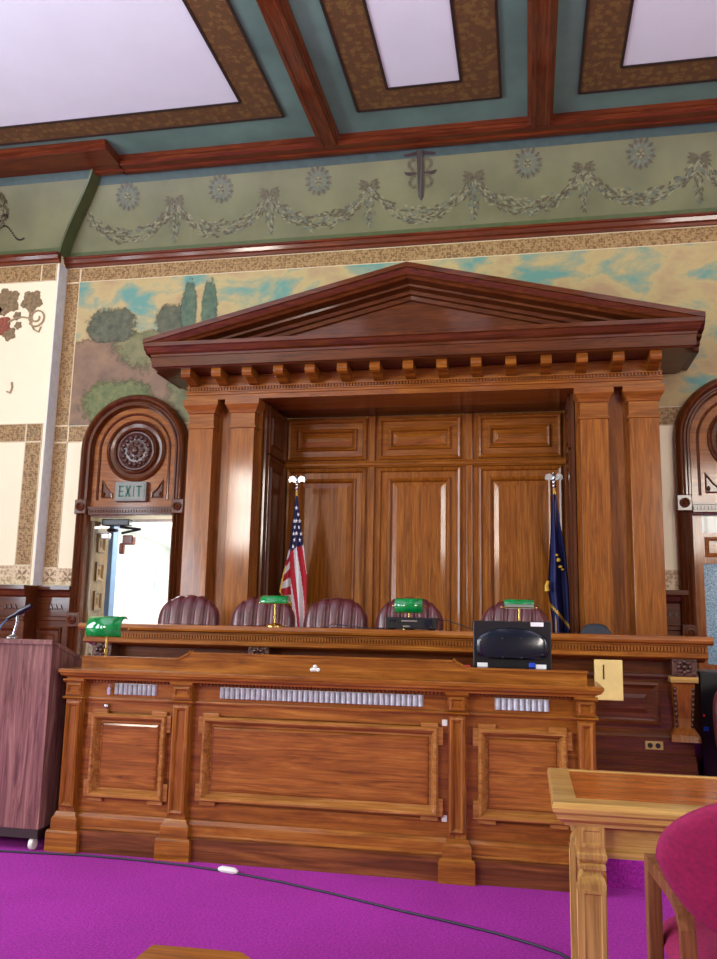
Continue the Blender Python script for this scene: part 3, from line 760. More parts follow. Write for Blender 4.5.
def bracket(xc):
    bm = B(); box(bm, xc-.075, xc+.075, 5.74, 5.90, .965, 1.085, .006)
    w = obj('capital_block', bm, M['carved'], bh)
    bm = B()
    for k in range(8):
        a = 2*pi*k/8; blob(bm, (xc+.034*cos(a), 5.735, 1.025+.034*sin(a)), (.02, .014, .014) if k % 2 else (.014, .014, .02), 1)
    blob(bm, (xc, 5.73, 1.025), (.018, .018, .018), 1)
    for sx in (-1, 1):
        for sz in (-1, 1): blob(bm, (xc+sx*.055, 5.737, 1.025+sz*.042), (.014, .012, .012), 1)
    obj('rosette', bm, M['carved'], w, smooth='all')
def post(xc):
    bm = B()
    L = []
    for z, hx, y in ((.56, .088, 5.77), (.60, .085, 5.78), (.64, .058, 5.82), (.70, .056, 5.825), (.88, .064, 5.79), (.925, .066, 5.785)):
        L.append([(xc-hx, 5.90, z), (xc-hx, y, z), (xc+hx, y, z), (xc+hx, 5.90, z)])
    rings(bm, L, True, True); p = obj('console', bm, M['oak_z'], bh)
    bm = B(); box(bm, xc-.085, xc+.085, 5.75, 5.89, .925, .965, .008); obj('console_cap', bm, M['gold_x'], p)
    for s in (-1, 1):
        bm = B()
        for k in range(8):
            z = .66+.032*k; blob(bm, (xc+s*(.047+.0012*k), 5.82-.0045*k, z), (.012, .014, .019), 1)
        obj('carved_beading', bm, M['carved'], p, smooth='all')
for x in (.968, XC-2.003): bracket(x); post(x)
for x in (-1.85, -.22): bracket(x)

# ------------------------------------------------------------------ front desk
dk = thing('clerk_desk', 'wide panelled wooden clerk desk with silver grilles standing on the magenta carpet', 'desk', (-1.13, 4.75, 0))
DL, DR = -2.56, .335
bm = B(); box(bm, DL+.03, DR-.03, 4.512, 5.05, .05, .93); obj('body', bm, M['desk_x'], dk)
bm = B(); prism(bm, [(4.52, 0), (4.455, 0), (4.455, .112), (4.475, .12), (4.52, .12)], DL+.02, DR-.02, 'x'); obj('plinth', bm, M['plinth'], dk)
bm = B(); prism(bm, [(4.52, .12), (4.468, .12), (4.468, .126), (4.475, .132), (4.475, .18), (4.482, .19), (4.49, .20), (4.52, .205)], DL+.02, DR-.02, 'x'); obj('base_board', bm, M['desk_x'], dk)
PX = [(-2.556, -2.460), (-1.915, -1.812), (-.406, -.316), (.236, .322)]
for a, c in PX:
    bm = B(); box(bm, a, c, 4.462, 4.52, .2, .81); p = obj('pilaster', bm, M['desk_z'], dk)
    bm = B(); frame(bm, a+.006, c-.006, .23, .795, 4.462, [(0, 0), (0, .012), (.010, .018), (.020, .012), (.026, .001)]); obj('shaft_panel', bm, M['desk_z'], p)
    bm = B(); box(bm, a-.004, c+.004, 4.455, 4.52, .825, .905); frame(bm, a+.004, c-.004, .832, .897, 4.455, [(0, 0), (0, .008), (.012, .012), (.02, .001)])
    prism(bm, [(4.52, .805), (4.448, .808), (4.44, .815), (4.448, .822), (4.52, .826)], a-.014, c+.014, 'x'); prism(bm, [(4.52, .897), (4.445, .90), (4.435, .91), (4.435, .92), (4.52, .92)], a-.014, c+.014, 'x')
    obj('cap_block', bm, M['desk_x'], p)
    bm = B(); L = []; k_ = .8 if c < .3 else .55
    for o, z, y in ((.058, 0, 4.425), (.058, .10, 4.425), (.052, .112, 4.43), (.035, .115, 4.44), (.035, .17, 4.442), (.02, .185, 4.45), (.012, .205, 4.455)):
        L.append([(a-o*.8, 4.52, z), (a-o*.8, y, z), (c+o*k_, y, z), (c+o*k_, 4.52, z)])
    rings(bm, L, True, True); obj('base_block', bm, M['desk_x'], p)
def desk_panel(a, c, z0, z1):
    bm = B()
    e = .026; l = .09
    for sx, xx in ((-1, a), (1, c)):
        x0, x1 = sorted((xx+sx*e, xx-sx*.012)); h0, h1 = sorted((xx, xx-sx*l))
        for sz, zz in ((-1, z0), (1, z1)):
            za, zb = sorted((zz, zz-sz*l)); box(bm, x0, x1, 4.478, 4.502, za, zb, .004)
            za, zb = sorted((zz+sz*e*.8, zz-sz*.012)); box(bm, h0+(-sx*.0), h1, 4.478, 4.502, za, zb, .004)
    frame(bm, a, c, z0, z1, 4.5, [(0, 0), (0, .026), (.008, .038), (.018, .038), (.028, .026), (.036, .008), (.041, -.008), (.050, -.008)], False)
    o = B(); frame(o, a+.046, c-.046, z0+.046, z1-.046, 4.5, [(0, -.010), (.004, -.008), (.010, -.001), (.020, .001)]); p = obj('front_panel', o, M['panel_x'], dk)
    obj('panel_moulding', bm, M['frame_x'], p)
desk_panel(-2.40, -1.955, .285, .735); desk_panel(-1.745, -.460, .300, .740); desk_panel(-.258, .185, .300, .745)
bm = B(); box(bm, DL+.03, DR-.03, 4.50, 4.513, .19, .285); box(bm, DL+.03, DR-.03, 4.50, 4.513, .745, .92)
for a, c in ((DL+.03, -2.40), (-1.955, -1.745), (-.46, -.258), (.185, DR-.03)): box(bm, a, c, 4.50, 4.513, .285, .745)
obj('face_frame', bm, M['desk_x'], dk)
bm = B(); prism(bm, [(4.502, .80), (4.488, .803), (4.484, .812), (4.488, .82), (4.502, .823)], DL+.05, DR-.05, 'x'); obj('string_moulding', bm, M['desk_x'], dk)
for a, c, n in ((-2.285, -2.03, 9), (-1.66, -.54, 38), (-.172, .10, 9)):
    bm = B(); box(bm, a, c, 4.497, 4.502, .838, .898); w = (c-a)/n
    for k in range(n):
        x = a+w*(k+.5)
        prism(bm, [(x-w*.46, 4.499), (x-w*.3, 4.485), (x+w*.0, 4.479), (x+w*.3, 4.485), (x+w*.46, 4.499)], .84, .896, 'z')
    obj('grille', bm, M['grille'], dk)
bm = B()
for k in range(140): box(bm, DL+.05+k*.0199, DL+.05+k*.0199+.012, 4.478, 4.50, .905, .918)
obj('dentil_strip', bm, M['desk_x'], dk)
bm = B(); L = []
for o, z in ((-.045, .918), (-.015, .92), (-.01, .93), (.018, .94), (.024, .952), (.03, .955), (.03, .97), (.026, .974)):
    L.append([(DL-o, 5.08, z), (DL-o, 4.43-o*.6, z), (DR+o, 4.43-o*.6, z), (DR+o, 5.08, z)])
rings(bm, L, True, True); obj('desktop', bm, M['desk_x'], dk)
bm = B()
def ogee(x, d):
    return [(x+d*(t*.09), .066+.0+ (1.036-.0-.066) + .034*(.5-.5*cos(pi*t))-.0 + (.012 if .8 < t < .95 else 0)) for t in [k/10 for k in range(11)]]
left = ogee(-1.93, 1); right = [(x, z) for x, z in ogee(-.30, -1)][::-1]
out = [(-2.50, .97), (-2.50, 1.036)]+left+right+[(.29, 1.036), (.29, .97)]
slab(bm, out, 4.50, 4.54); obj('gallery_board', bm, M['desk_x'], dk)
bm = B()
top = [(-2.505, 1.034)]+left+right+[(.295, 1.034)]
for (x0, z0), (x1, z1) in zip(top, top[1:]): prism(bm, [(x0, z0), (x1, z1), (x1, z1+.01), (x0, z0+.01)], 4.492, 4.548, 'y')
obj('gallery_moulding', bm, M['desk_x'], dk)
for x, z in ((-.428, .762), (-.428, .292)):
    bm = B(); box(bm, x-.014, x+.014, 4.492, 4.499, z-.016, z+.016, .002)
    tag(obj('white_clip', bm, M['whiteplastic']), 'small white clip on the desk front, %s on the edge beside the third pilaster' % ('upper one' if z > .5 else 'lower one'), 'clip', 'white clips on the desk front')
bm = B(); 
for dx, dz in ((0, .012), (-.016, -.004), (.016, -.004), (0, -.003)): blob(bm, (-1.128+dx, 4.499, 1.012+dz), (.013, .004, .011), 2)
tag(obj('white_ornament', bm, M['whiteplastic'], smooth='all'), 'tiny white three-lobed mark stuck on the gallery board above the long grille', 'sticker')
t = thing('hanging_latch', 'small steel latch hanging from the left grille of the desk', 'latch', (-2.31, 4.48, .80))
bm = B(); box(bm, -2.318, -2.298, 4.470, 4.478, .835, .875, .002); tube(bm, [(-2.308, 4.474, .87), (-2.305, 4.472, .895)], .004); obj('plate', bm, M['chrome'], t)
bm = B(); blob(bm, (-2.322, 4.485, .772), (.013, .011, .016), 2); obj('knob', bm, M['chrome'], t, smooth='all')

# ------------------------------------------------------------------ monitor and small things on the desk
t = thing('computer_monitor', 'black flat monitor seen from behind standing on the right of the front desk', 'monitor', (-.087, 4.75, .974))
bm = B(); box(bm, -.296, .122, 4.71, 4.745, 1.035, 1.288, .006); mh = obj('housing', bm, M['black'], t)
bm = B(); L = []
for f, o in ((1, 0), (1, .012), (.96, .022), (.88, .028)):
    P = []
    for k in range(48):
        a = 2*pi*k/48; ex = .40
        cx, cz = abs(cos(a))**ex*(1 if cos(a) >= 0 else -1), abs(sin(a))**ex*(1 if sin(a) >= 0 else -1)
        zz = 1.145+cz*.062*f; 
        if cz > 0: zz += .044*f*cz*(1-cx*cx*.98)
        P.append((-.087+cx*.192*f, 4.71-o, zz+.003))
    L.append(P)
rings(bm, L, True, False); obj('back_cover', bm, M['blackgloss'], t, smooth=True)
for sx in (-1, 1):
    for sz in (1.10, 1.20):
        bm = B(); lathe(bm, [(.006, .0), (.006, .003), (0, .004)], (-.087+sx*.05, 4.682, sz-.005), 10, '-y'); obj('mounting_screw', bm, M['black'], t)
for x, z, w in ((.048, 1.273, .034), (-.245, 1.052, .028), (.066, 1.050, .028)):
    bm = B(); box(bm, x-w, x+w, 4.7075, 4.7105, z-.011, z+.011); obj('white_label', bm, M['sticker'], mh)
bm = B(); box(bm, .002, .036, 4.698, 4.711, 1.045, 1.07, .003); obj('blue_plug', bm, M['bluetape'], mh)
bm = B(); box(bm, -.14, -.035, 4.725, 4.75, .985, 1.06, .006); obj('stand_neck', bm, M['black'], t)
bm = B(); lathe(bm, [(.12, 0), (.12, .008), (.1, .014), (0, .016)], (-.087, 4.74, .9755), 28); obj('stand_foot', bm, M['black'], t)
bm = B(); box(bm, -.345, -.305, 4.60, 4.64, .976, 1.052, .006)
tag(obj('red_marker_box', bm, M['redplastic']), 'small red box beside the monitor behind the gallery board', 'box')

# bankers lamps
def make_lamp(label, loc):
    t = thing('bankers_lamp', label, 'lamp', (0, 0, 0), 'green bankers lamps')
    bm = B(); lathe(bm, [(.065, 0), (.065, .008), (.05, .018), (.02, .024), (.012, .03), (0, .03)], seg=24); obj('base', bm, M['brass'], t, smooth=True, local=True)
    bm = B(); lathe(bm, [(.007, .02), (.007, .055), (.013, .06), (.013, .075), (.007, .08), (.007, .165)], (0, -.0, 0), 12); obj('post', bm, M['brass'], t, smooth=True, local=True)
    bm = B(); tube(bm, [(-.115, 0, 0), (.115, 0, 0)], .0045, 8); blob(bm, (-.118, 0, 0), (.009, .009, .009), 1); blob(bm, (.118, 0, 0), (.009, .009, .009), 1)
    br = obj('crossbar', bm, M['brass'], t, smooth=True, local=True); br.location = (0, 0, .168)
    for nm, r, mt in (('shade', .056, 'green'), ('shade_lining', .0535, 'milk')):
        bm = B(); L = []
        for x, f in ((-.10, .90), (-.096, 1), (.096, 1), (.10, .90)):
            L.append([(x, r*f*cos(radians(a)), r*f*sin(radians(a))*1.0) for a in range(-25, 141, 11)])
        rings(bm, L, False, False, 0, False)
        o = obj(nm, bm, M[mt], t, smooth='all', local=True); o.location = (0, 0, .168)
        if nm == 'shade':
            s = o.modifiers.new('thick', 'SOLIDIFY'); s.thickness = .002; s.offset = 1
    t.location = loc
    return t
lmp = make_lamp('green glass bankers lamp on the bench in front of the striped flag', (-1.803, 5.95, 1.215))
l3 = dup(lmp, (-.843, 6.12, 1.215), 'green glass bankers lamp behind the black recorder on the bench')
l4 = dup(lmp, (-.058, 5.95, 1.215), 'green glass bankers lamp on the bench above the black monitor')
l1 = dup(lmp, (-2.49, 4.76, .976), 'green glass bankers lamp at the left end of the front desk'); l1.scale = (1.12, 1.12, 1.3)
def tilt(l, a):
    for ch in l.children:
        if ch.name.startswith('shade'): ch.rotation_euler.x = radians(a)
tilt(lmp, 40); tilt(l4, 18); tilt(l3, 100); tilt(l1, 80)

# recorder on the bench with its cable
t = thing('audio_recorder', 'black box recorder lying on the bench in front of a bankers lamp', 'recorder', (-.80, 5.9, 1.215))
bm = B(); box(bm, -.975, -.622, 5.85, 6.02, 1.222, 1.302, .006); rb = obj('case', bm, M['black'], t)
bm = B(); box(bm, -.86, -.75, 5.846, 5.852, 1.272, 1.282); box(bm, -.85, -.80, 5.846, 5.852, 1.236, 1.246); obj('front_marks', bm, M['chrome'], rb)
bm = B(); box(bm, -.94, -.90, 5.845, 5.852, 1.27, 1.285); box(bm, -.70, -.65, 5.845, 5.852, 1.235, 1.29); obj('buttons', bm, M['blackgloss'], rb)
bm = B()
for x in (-.94, -.66): box(bm, x-.02, x+.02, 5.88, 5.99, 1.215, 1.224)
obj('feet', bm, M['black'], t)
bm = B(); tube(bm, [(-.62, 5.93, 1.29), (-.55, 5.93, 1.285), (-.45, 5.92, 1.255), (-.36, 5.92, 1.225), (-.30, 5.95, 1.22)], .004, 6)
tag(obj('recorder_cable', bm, M['cable'], smooth='all'), 'thin black cable drooping from the recorder to the bench top', 'cable')
bm = B(); tube(bm, [(-1.42, 5.92, 1.22), (-1.36, 5.92, 1.245), (-1.25, 5.92, 1.235), (-1.12, 5.93, 1.221), (-1.0, 5.95, 1.222)], .004, 6)
tag(obj('desk_cable', bm, M['cable'], smooth='all'), 'thin black cable lying on the bench left of the recorder', 'cable')

# pale slotted box and outlet on the bench
t = thing('slotted_box', 'pale yellow wooden box with dark slot hung on the bench right of the desk', 'box', (.49, 5.68, .82))
bm = B(); box(bm, .410, .580, 5.625, 5.678, .812, 1.06, .003); obj('case', bm, M['paleyellow'], t)
bm = B(); box(bm, .460, .468, 5.622, 5.627, .94, 1.03); obj('slot', bm, M['black'], t)
bm = B(); box(bm, .46, .53, 5.678, 5.6835, .95, 1.04); obj('hanger', bm, M['paleyellow'], t)
t = thing('power_outlet', 'brass double power outlet set in the bench base rail', 'outlet', (.775, 5.83, .52))
bm = B(); box(bm, .725, .835, 5.824, 5.832, .50, .552, .003); obj('plate', bm, M['outlet'], t)
bm = B()
for x in (.755, .803): lathe(bm, [(.016, .0), (.016, .004), (0, .004)], (x, 5.825, .526), 14, '-y')
obj('sockets', bm, M['black'], t)

# ------------------------------------------------------------------ leather judges' chairs
def cushion(bm, fx, n=28, m=20):
    """closed pad from front(u,v) and back(u,v) sharing the rim"""
    F = [[None]*(m+1) for _ in range(n+1)]; K = [[None]*(m+1) for _ in range(n+1)]
    for i in range(n+1):
        for j in range(m+1):
            u, v = i/n*2-1, j/m*2-1
            p, q = fx(u, v)
            rim = i in (0, n) or j in (0, m)
            F[i][j] = bm.verts.new(p); K[i][j] = F[i][j] if rim else bm.verts.new(q)
    for i in range(n):
        for j in range(m):
            bm.faces.new((F[i][j], F[i+1][j], F[i+1][j+1], F[i][j+1]))
            try: bm.faces.new((K[i][j], K[i][j+1], K[i+1][j+1], K[i+1][j]))
            except ValueError: pass
def sq2round(u, v, r=.55):
    # map the square to a rounded square
    k = 1-r*.293*(abs(u)**3)*(abs(v)**3)
    return u*k, v*k
def make_chair(label):
    t = thing('judges_chair', label, 'chair', (0, 0, 0), 'burgundy leather judges chairs')
    def back(u, v):
        a, c = sq2round(u, v, 1.0)
        x = .285*a*(1-.06*(1-c)/2); z = .80+.28*c-.035*a*a*(c > 0)*c
        d = (1-abs(u)**5)**.5*(1-abs(v)**6)**.5
        lobes = 5; ph = (u*.5+.5)*lobes
        gd = abs(ph-round(ph))
        g = math.exp(-(gd/.15)**2)*min(1, (1-abs(u))*6)
        dep = .085*d-.030*g*d
        if v < .1:
            rw = (v+1)*2.73; gr = abs(rw-round(rw)); dep -= .014*math.exp(-(gr/.16)**2)*d
        y0 = .10*(c+1)/2
        zz = z-(.012*g if v > .8 else 0)
        return (x, y0-dep, zz), (x, y0+.045*d, z)
    bm = B(); cushion(bm, back, 60, 36); obj('backrest', bm, M['leather'], t, smooth='all', local=True)
    def seat(u, v):
        a, c = sq2round(u, v, .8); d = (1-abs(u)**5)**.5*(1-abs(v)**5)**.5
        return (.245*a, -.22+.25*c, .50-.06*d), (.245*a, -.22+.25*c, .50+.05*d)
    bm = B(); cushion(bm, seat, 20, 20); obj('seat', bm, M['leather'], t, smooth='all', local=True)
    for s in (-1, 1):
        bm = B(); tube(bm, [(s*.25, .0, .50), (s*.262, -.02, .66), (s*.262, -.12, .70), (s*.262, -.33, .69), (s*.26, -.37, .64), (s*.25, -.32, .50)], .022, 10); obj('armrest', bm, M['leather'], t, smooth='all', local=True)
    bm = B(); lathe(bm, [(.03, .10), (.03, .44), (.12, .45), (.12, .46)], (0, -.2, 0), 16); obj('column', bm, M['black'], t, smooth=True, local=True)
    bm = B()
    for k in range(5):
        a = 2*pi*k/5+.3; tube(bm, [(0, -.2, .11), (.15*cos(a), -.2+.15*sin(a), .09), (0.255*cos(a), -.2+.255*sin(a), .06)], [.03, .024, .018], 8)
        blob(bm, (.255*cos(a), -.2+.255*sin(a), .03), (.03, .03, .03), 1)
    obj('star_base', bm, M['black'], t, smooth=True, local=True)
    return t
ch = make_chair('burgundy tufted leather chair in front of the left pilasters, nearest the open doorway'); ch.location = (-2.845, 6.80, .38)
dup(ch, (-2.18, 6.80, .38), 'burgundy tufted leather chair behind the bankers lamp beside the striped flag', .06)
dup(ch, (-1.572, 6.85, .38), 'burgundy tufted leather chair with no lamp in front, between flag and recorder', -.04)
c4 = dup(ch, (-.943, 6.82, .38), 'burgundy tufted leather chair behind the black recorder', .05); c4.scale = (1.0, 1, 1.01)
c5 = dup(ch, (-.12, 6.84, .38), 'burgundy tufted leather chair partly hidden by the black monitor', -.2)
t = thing('office_chair', 'dark grey chair whose rounded top shows above the bench right of the blue flag', 'chair', (.51, 6.8, .38))
def back2(u, v):
    a, c = sq2round(u, v, 1.1); d = (1-abs(u)**4)**.5*(1-abs(v)**4)**.5
    x = .51+.145*a; z = 1.06+.225*c; return (x, 6.80-.035*d, z), (x, 6.80+.035*d, z)
bm = B(); cushion(bm, back2, 20, 16); obj('backrest', bm, M['greyfabric'], t, smooth='all')
def seat2(u, v):
    a, c = sq2round(u, v, .9); d = (1-abs(u)**4)**.5*(1-abs(v)**4)**.5
    return (.51+.23*a, 6.58+.23*c, .83-.03*d), (.51+.23*a, 6.58+.23*c, .83+.03*d)
bm = B(); cushion(bm, seat2, 16, 16); obj('seat', bm, M['greyfabric'], t, smooth='all')
bm = B(); tube(bm, [(.51, 6.62, .80), (.51, 6.80, .80), (.51, 6.83, .86), (.51, 6.83, 1.1)], .018); tube(bm, [(.51, 6.6, .8), (.51, 6.6, .47)], .025)
for k in range(5):
    a = 2*pi*k/5; tube(bm, [(.51, 6.6, .47), (.51+.25*cos(a), 6.6+.25*sin(a), .40)], [.025, .018], 8)
obj('pedestal', bm, M['black'], t)

# ------------------------------------------------------------------ flags
def eagle(parent, x, y, z):
    bm = B(); lathe(bm, [(.012, -.06), (.02, -.05), (.02, -.035), (.012, -.03), (.022, -.012), (.022, .0), (.01, .008)], (x, y, z), 12); obj('ferrule', bm, M['chrome'], parent, smooth=True)
    bm = B(); blob(bm, (x, y, z+.04), (.018, .02, .035), 2); blob(bm, (x-.005, y-.012, z+.08), (.012, .015, .013), 2)
    for s in (-1, 1):
        prism(bm, [(x+s*.01, z+.055), (x+s*.04, z+.082), (x+s*.075, z+.07), (x+s*.085, z+.03), (x+s*.07, z+.015), (x+s*.055, z+.03), (x+s*.035, z+.02), (x+s*.012, z+.015)], y-.006, y+.006, 'y')
    obj('eagle_finial', bm, M['chrome'], parent, smooth=True)
def drape(P0, P1, fold, colour, nu=40, nv=90):
    """cloth hanging between two edge curves P0(v), P1(v), with folds; colour(u,v) gives the material slot"""
    bm = B(); G = []
    for j in range(nv+1):
        v = j/nv; a, b_ = Vector(P0(v)), Vector(P1(v)); R = []
        for i in range(nu+1):
            u = i/nu; p = a.lerp(b_, u); p.y += fold(u, v); R.append(bm.verts.new(p))
        G.append(R)
    for j in range(nv):
        for i in range(nu):
            f = bm.faces.new((G[j][i], G[j][i+1], G[j+1][i+1], G[j+1][i])); f.material_index = colour((i+.5)/nu, (j+.5)/nv)
    return bm
def interp(pts):
    def f(v):
        v = min(.99999, max(0, v)); n = len(pts)-1; k = int(v*n); t = v*n-k
        return tuple(pts[k][q]*(1-t)+pts[k+1][q]*t for q in range(3))
    return f
FX, FY = -2.225, 7.93
us = thing('national_flag', 'red, white and blue flag of stars and stripes on a pole at the alcove left', 'flag', (FX, FY, .38), 'flags in the alcove')
bm = B(); tube(bm, [(FX, FY, .42), (FX, FY, 2.57)], .014, 10); obj('pole', bm, M['gold_z'], us, smooth=True)
bm = B(); lathe(bm, [(.16, 0), (.16, .02), (.06, .05), (.03, .09), (0, .09)], (FX, FY, .38), 24); obj('stand', bm, M['brass'], us, smooth=True)
eagle(us, FX, FY, 2.59)
FLM = [M['flagblue'], M['flagred'], M['flagwhite'], M['fringe']]
def colr(u, v):
    if v < .02: return 3
    if v < .42-.05*u: return 0
    return 1+int(math.floor((u*3.0-(v-.42)*2.0+20.4))) % 2
e0 = interp([(FX, FY-.02, 2.50), (FX-.02, FY-.04, 2.22), (FX-.035, FY-.05, 1.95), (FX-.03, FY-.05, 1.70), (FX+.0, FY-.05, 1.45), (FX+.03, FY-.05, 1.20)])
e1 = interp([(FX+.012, FY-.02, 2.50), (FX+.055, FY-.03, 2.22), (FX+.10, FY-.03, 1.95), (FX+.135, FY-.03, 1.70), (FX+.14, FY-.03, 1.45), (FX+.13, FY-.03, 1.20)])
bm = drape(e0, e1, lambda u, v: .026*sin(u*9.5)*min(1, v*2.5), colr)
cl = obj('flag_cloth', bm, FLM, us, smooth='all')
for j in range(8):
    for i in range(3):
        v = .11+.046*j; u = .16+.36*i+(.18 if j % 2 else 0)
        if u > .93 or v > .40-.05*u: continue
        if j < 2 and i != 1: continue
        a, b_ = Vector(e0(v)), Vector(e1(v)); p = a.lerp(b_, u); p.y += .026*sin(u*9.5)*min(1, v*2.5)-.006
        P = []
        for k in range(10):
            r = .024 if k % 2 == 0 else .010
            P.append((p.x+r*.85*sin(pi*k/5), p.y, p.z+r*cos(pi*k/5)))
        bm = B(); poly(bm, P); obj('star', bm, M['flagwhite'], cl)
def coll(u, v):
    if u < .10 and v > .6: return 3
    if v > .975: return 3
    w = v*1.0-.22*(1-u)
    if w < .20: return 0
    return 2-int((w-.20)*9.5) % 2
f0 = interp([(FX-.01, FY+.02, 2.30), (FX-.045, FY+.02, 2.08), (FX-.085, FY+.01, 1.86), (FX-.125, FY, 1.68), (FX-.15, FY, 1.53)])
f1 = interp([(FX, FY+.03, 2.30), (FX+.0, FY+.03, 2.08), (FX+.005, FY+.01, 1.84), (FX+.0, FY, 1.60), (FX+.0, FY, 1.37)])
bm = drape(f0, f1, lambda u, v: .02*sin(u*8+1)*min(1, v*2), coll); obj('flag_fold', bm, FLM, us, smooth='all')
SX, SY = .255, 7.95
st = thing('state_flag', 'dark blue flag with gold fringe on a pole at the alcove right', 'flag', (SX, SY, .38), 'flags in the alcove')
bm = B(); tube(bm, [(SX, SY, .42), (SX, SY, 2.57)], .014, 10); obj('pole', bm, M['gold_z'], st, smooth=True)
bm = B(); lathe(bm, [(.13, 0), (.13, .02), (.06, .05), (.03, .09), (0, .09)], (SX, SY, .38), 24); obj('stand', bm, M['brass'], st, smooth=True)
eagle(st, SX, SY, 2.585)
SM = [M['stateblue'], M['fringe']]
g0 = interp([(SX-.01, SY-.02, 2.50), (SX-.035, SY-.04, 2.2), (SX-.055, SY-.05, 1.9), (SX-.075, SY-.05, 1.6), (SX-.04, SY-.05, 1.3), (SX-.03, SY-.05, 1.0)])
g1 = interp([(SX+.012, SY-.02, 2.50), (SX+.05, SY+.02, 2.2), (SX+.10, SY+.08, 1.9), (SX+.12, SY+.1, 1.6), (SX+.125, SY+.1, 1.3), (SX+.125, SY+.1, 1.0)])
def cols(u, v):
    if v < .02: return 1
    if abs((v-.70)-.14*u) < .012 and u < .95: return 1
    return 0
bm = drape(g0, g1, lambda u, v: .03*sin(u*11+.5)*min(1, v*2.5), cols); sc_ = obj('flag_cloth', bm, SM, st, smooth='all')
bm = B()
for u, v, r in ((.5, .43, .03), (.62, .47, .022), (.75, .485, .018), (.42, .40, .02)):
    a, b_ = Vector(g0(v)), Vector(g1(v)); p = a.lerp(b_, u); blob(bm, (p.x, p.y-.03, p.z), (r, .01, r*.7), 1)
obj('crest', bm, M['fringe'], sc_, smooth='all')
bm = B(); tube(bm, [(SX-.07, SY-.05, 1.66), (SX-.085, SY-.06, 1.62), (SX-.08, SY-.06, 1.57)], [.012, .018, .022], 8); obj('tassel', bm, M['fringe'], st, smooth=True)

# ------------------------------------------------------------------ lectern and microphone
t = thing('lectern', 'tall walnut laminate lectern on casters left of the front desk', 'lectern', (-3.02, 4.62, 0))
LX0, LX1 = -3.42, -2.632
bm = B(); prism(bm, [(4.40, .115), (4.40, 1.115), (4.87, .965), (4.87, .115)], LX0, LX1, 'x'); obj('body', bm, M['walnut'], t)
bm = B(); prism(bm, [(4.385, 1.105), (4.385, 1.125), (4.40, 1.132), (4.89, .975), (4.89, .955), (4.86, .96), (4.40, 1.108)], LX0-.012, LX1+.004, 'x'); obj('top', bm, M['walnut'], t)
bm = B(); box(bm, LX0+.01, LX1-.005, 4.405, 4.86, .065, .115); obj('base_rail', bm, plain('dark_base', (44, 26, 26), .5), t)
for x in (-3.36, -2.675):
    for y in (4.43, 4.83):
        bm = B(); lathe(bm, [(.012, -.014), (.03, -.012), (.033, 0), (.03, .012), (.012, .014)], (x, y, .033), 16, 'x'); box(bm, x-.012, x+.012, y-.012, y+.012, .04, .066); obj('caster', bm, M['whiteplastic'], t, smooth=True)
t = thing('microphone', 'black microphone on a thin stand clipped to the lectern top', 'microphone', (-2.95, 4.46, 1.11))
bm = B(); tube(bm, [(-2.965, 4.46, 1.245), (-2.905, 4.46, 1.275), (-2.89, 4.46, 1.285), (-2.82, 4.46, 1.322)], [.010, .014, .02, .014], 10); obj('capsule', bm, M['black'], t, smooth=True)
bm = B(); tube(bm, [(-2.905, 4.46, 1.27), (-2.905, 4.46, 1.22), (-2.925, 4.46, 1.135)], .007, 8); lathe(bm, [(.035, 0), (.035, .006), (.01, .02), (0, .02)], (-2.925, 4.46, 1.133), 16); obj('stand', bm, M['chrome'], t, smooth=True)
bm = B(); tube(bm, [(-2.965, 4.46, 1.245), (-2.975, 4.41, 1.20), (-2.97, 4.372, 1.13), (-2.972, 4.374, 1.0), (-2.985, 4.378, .85), (-3.02, 4.378, .6), (-3.06, 4.378, .3), (-3.08, 4.375, .012)], .005, 6)
tag(obj('microphone_cable', bm, M['bluecable'], smooth='all'), 'blue-grey cable hanging from the microphone down the lectern front', 'cable')

# floor cable
FP = [(-3.4, 4.26), (-3.0, 4.33), (-2.60, 4.365), (-2.35, 4.39), (-2.05, 4.385), (-1.75, 4.36), (-1.506, 4.314), (-1.2, 4.225), (-.9, 4.11), (-.574, 3.968), (-.35, 3.885), (-.142, 3.796), (.0, 3.715), (.107, 3.643), (.17, 3.55), (.19, 3.44)]
bm = B(); tube(bm, [(x, y, .006) for x, y in FP], .0056, 8)
t = obj('floor_cable', bm, M['cable'], smooth='all'); tag(t, 'long black cable running across the magenta carpet in front of the desk', 'cable')
bm = B(); tube(bm, [(-1.56, 4.326, .013), (-1.54, 4.32, .015), (-1.47, 4.304, .015), (-1.45, 4.298, .013)], [.008, .016, .016, .008], 8); obj('connector', bm, M['whiteplastic'], t, smooth=True)

# ------------------------------------------------------------------ counsel table
tb = thing('counsel_table', 'light oak table with raised rim and veneer top at the right', 'table', (.8, 2.97, 0))
TX0, TX1, TY0, TY1, TZ = .066, 1.60, 2.665, 3.285, .76
bm = B(); L = []
for o, z in ((-.035, .69), (-.03, .70), (-.012, .712), (-.008, .725), (0, .732), (.004, .745), (0, TZ-.002), (-.006, TZ)):
    L.append([(TX0-o, TY0-o, z), (TX1+o, TY0-o, z), (TX1+o, TY1+o, z), (TX0-o, TY1+o, z)])
L += [[(TX0+.07, TY0+.085, TZ), (TX1-.07, TY0+.085, TZ), (TX1-.07, TY1-.03, TZ), (TX0+.07, TY1-.03, TZ)], [(TX0+.072, TY0+.087, TZ-.006), (TX1-.072, TY0+.087, TZ-.006), (TX1-.072, TY1-.032, TZ-.006), (TX0+.072, TY1-.032, TZ-.006)]]
rings(bm, L, True, True); obj('table_rim', bm, M['gold_x'], tb)
bm = B(); box(bm, TX0+.071, TX1-.071, TY0+.086, TY1-.031, TZ-.008, TZ-.003); obj('veneer_top', bm, M['burl'], tb)
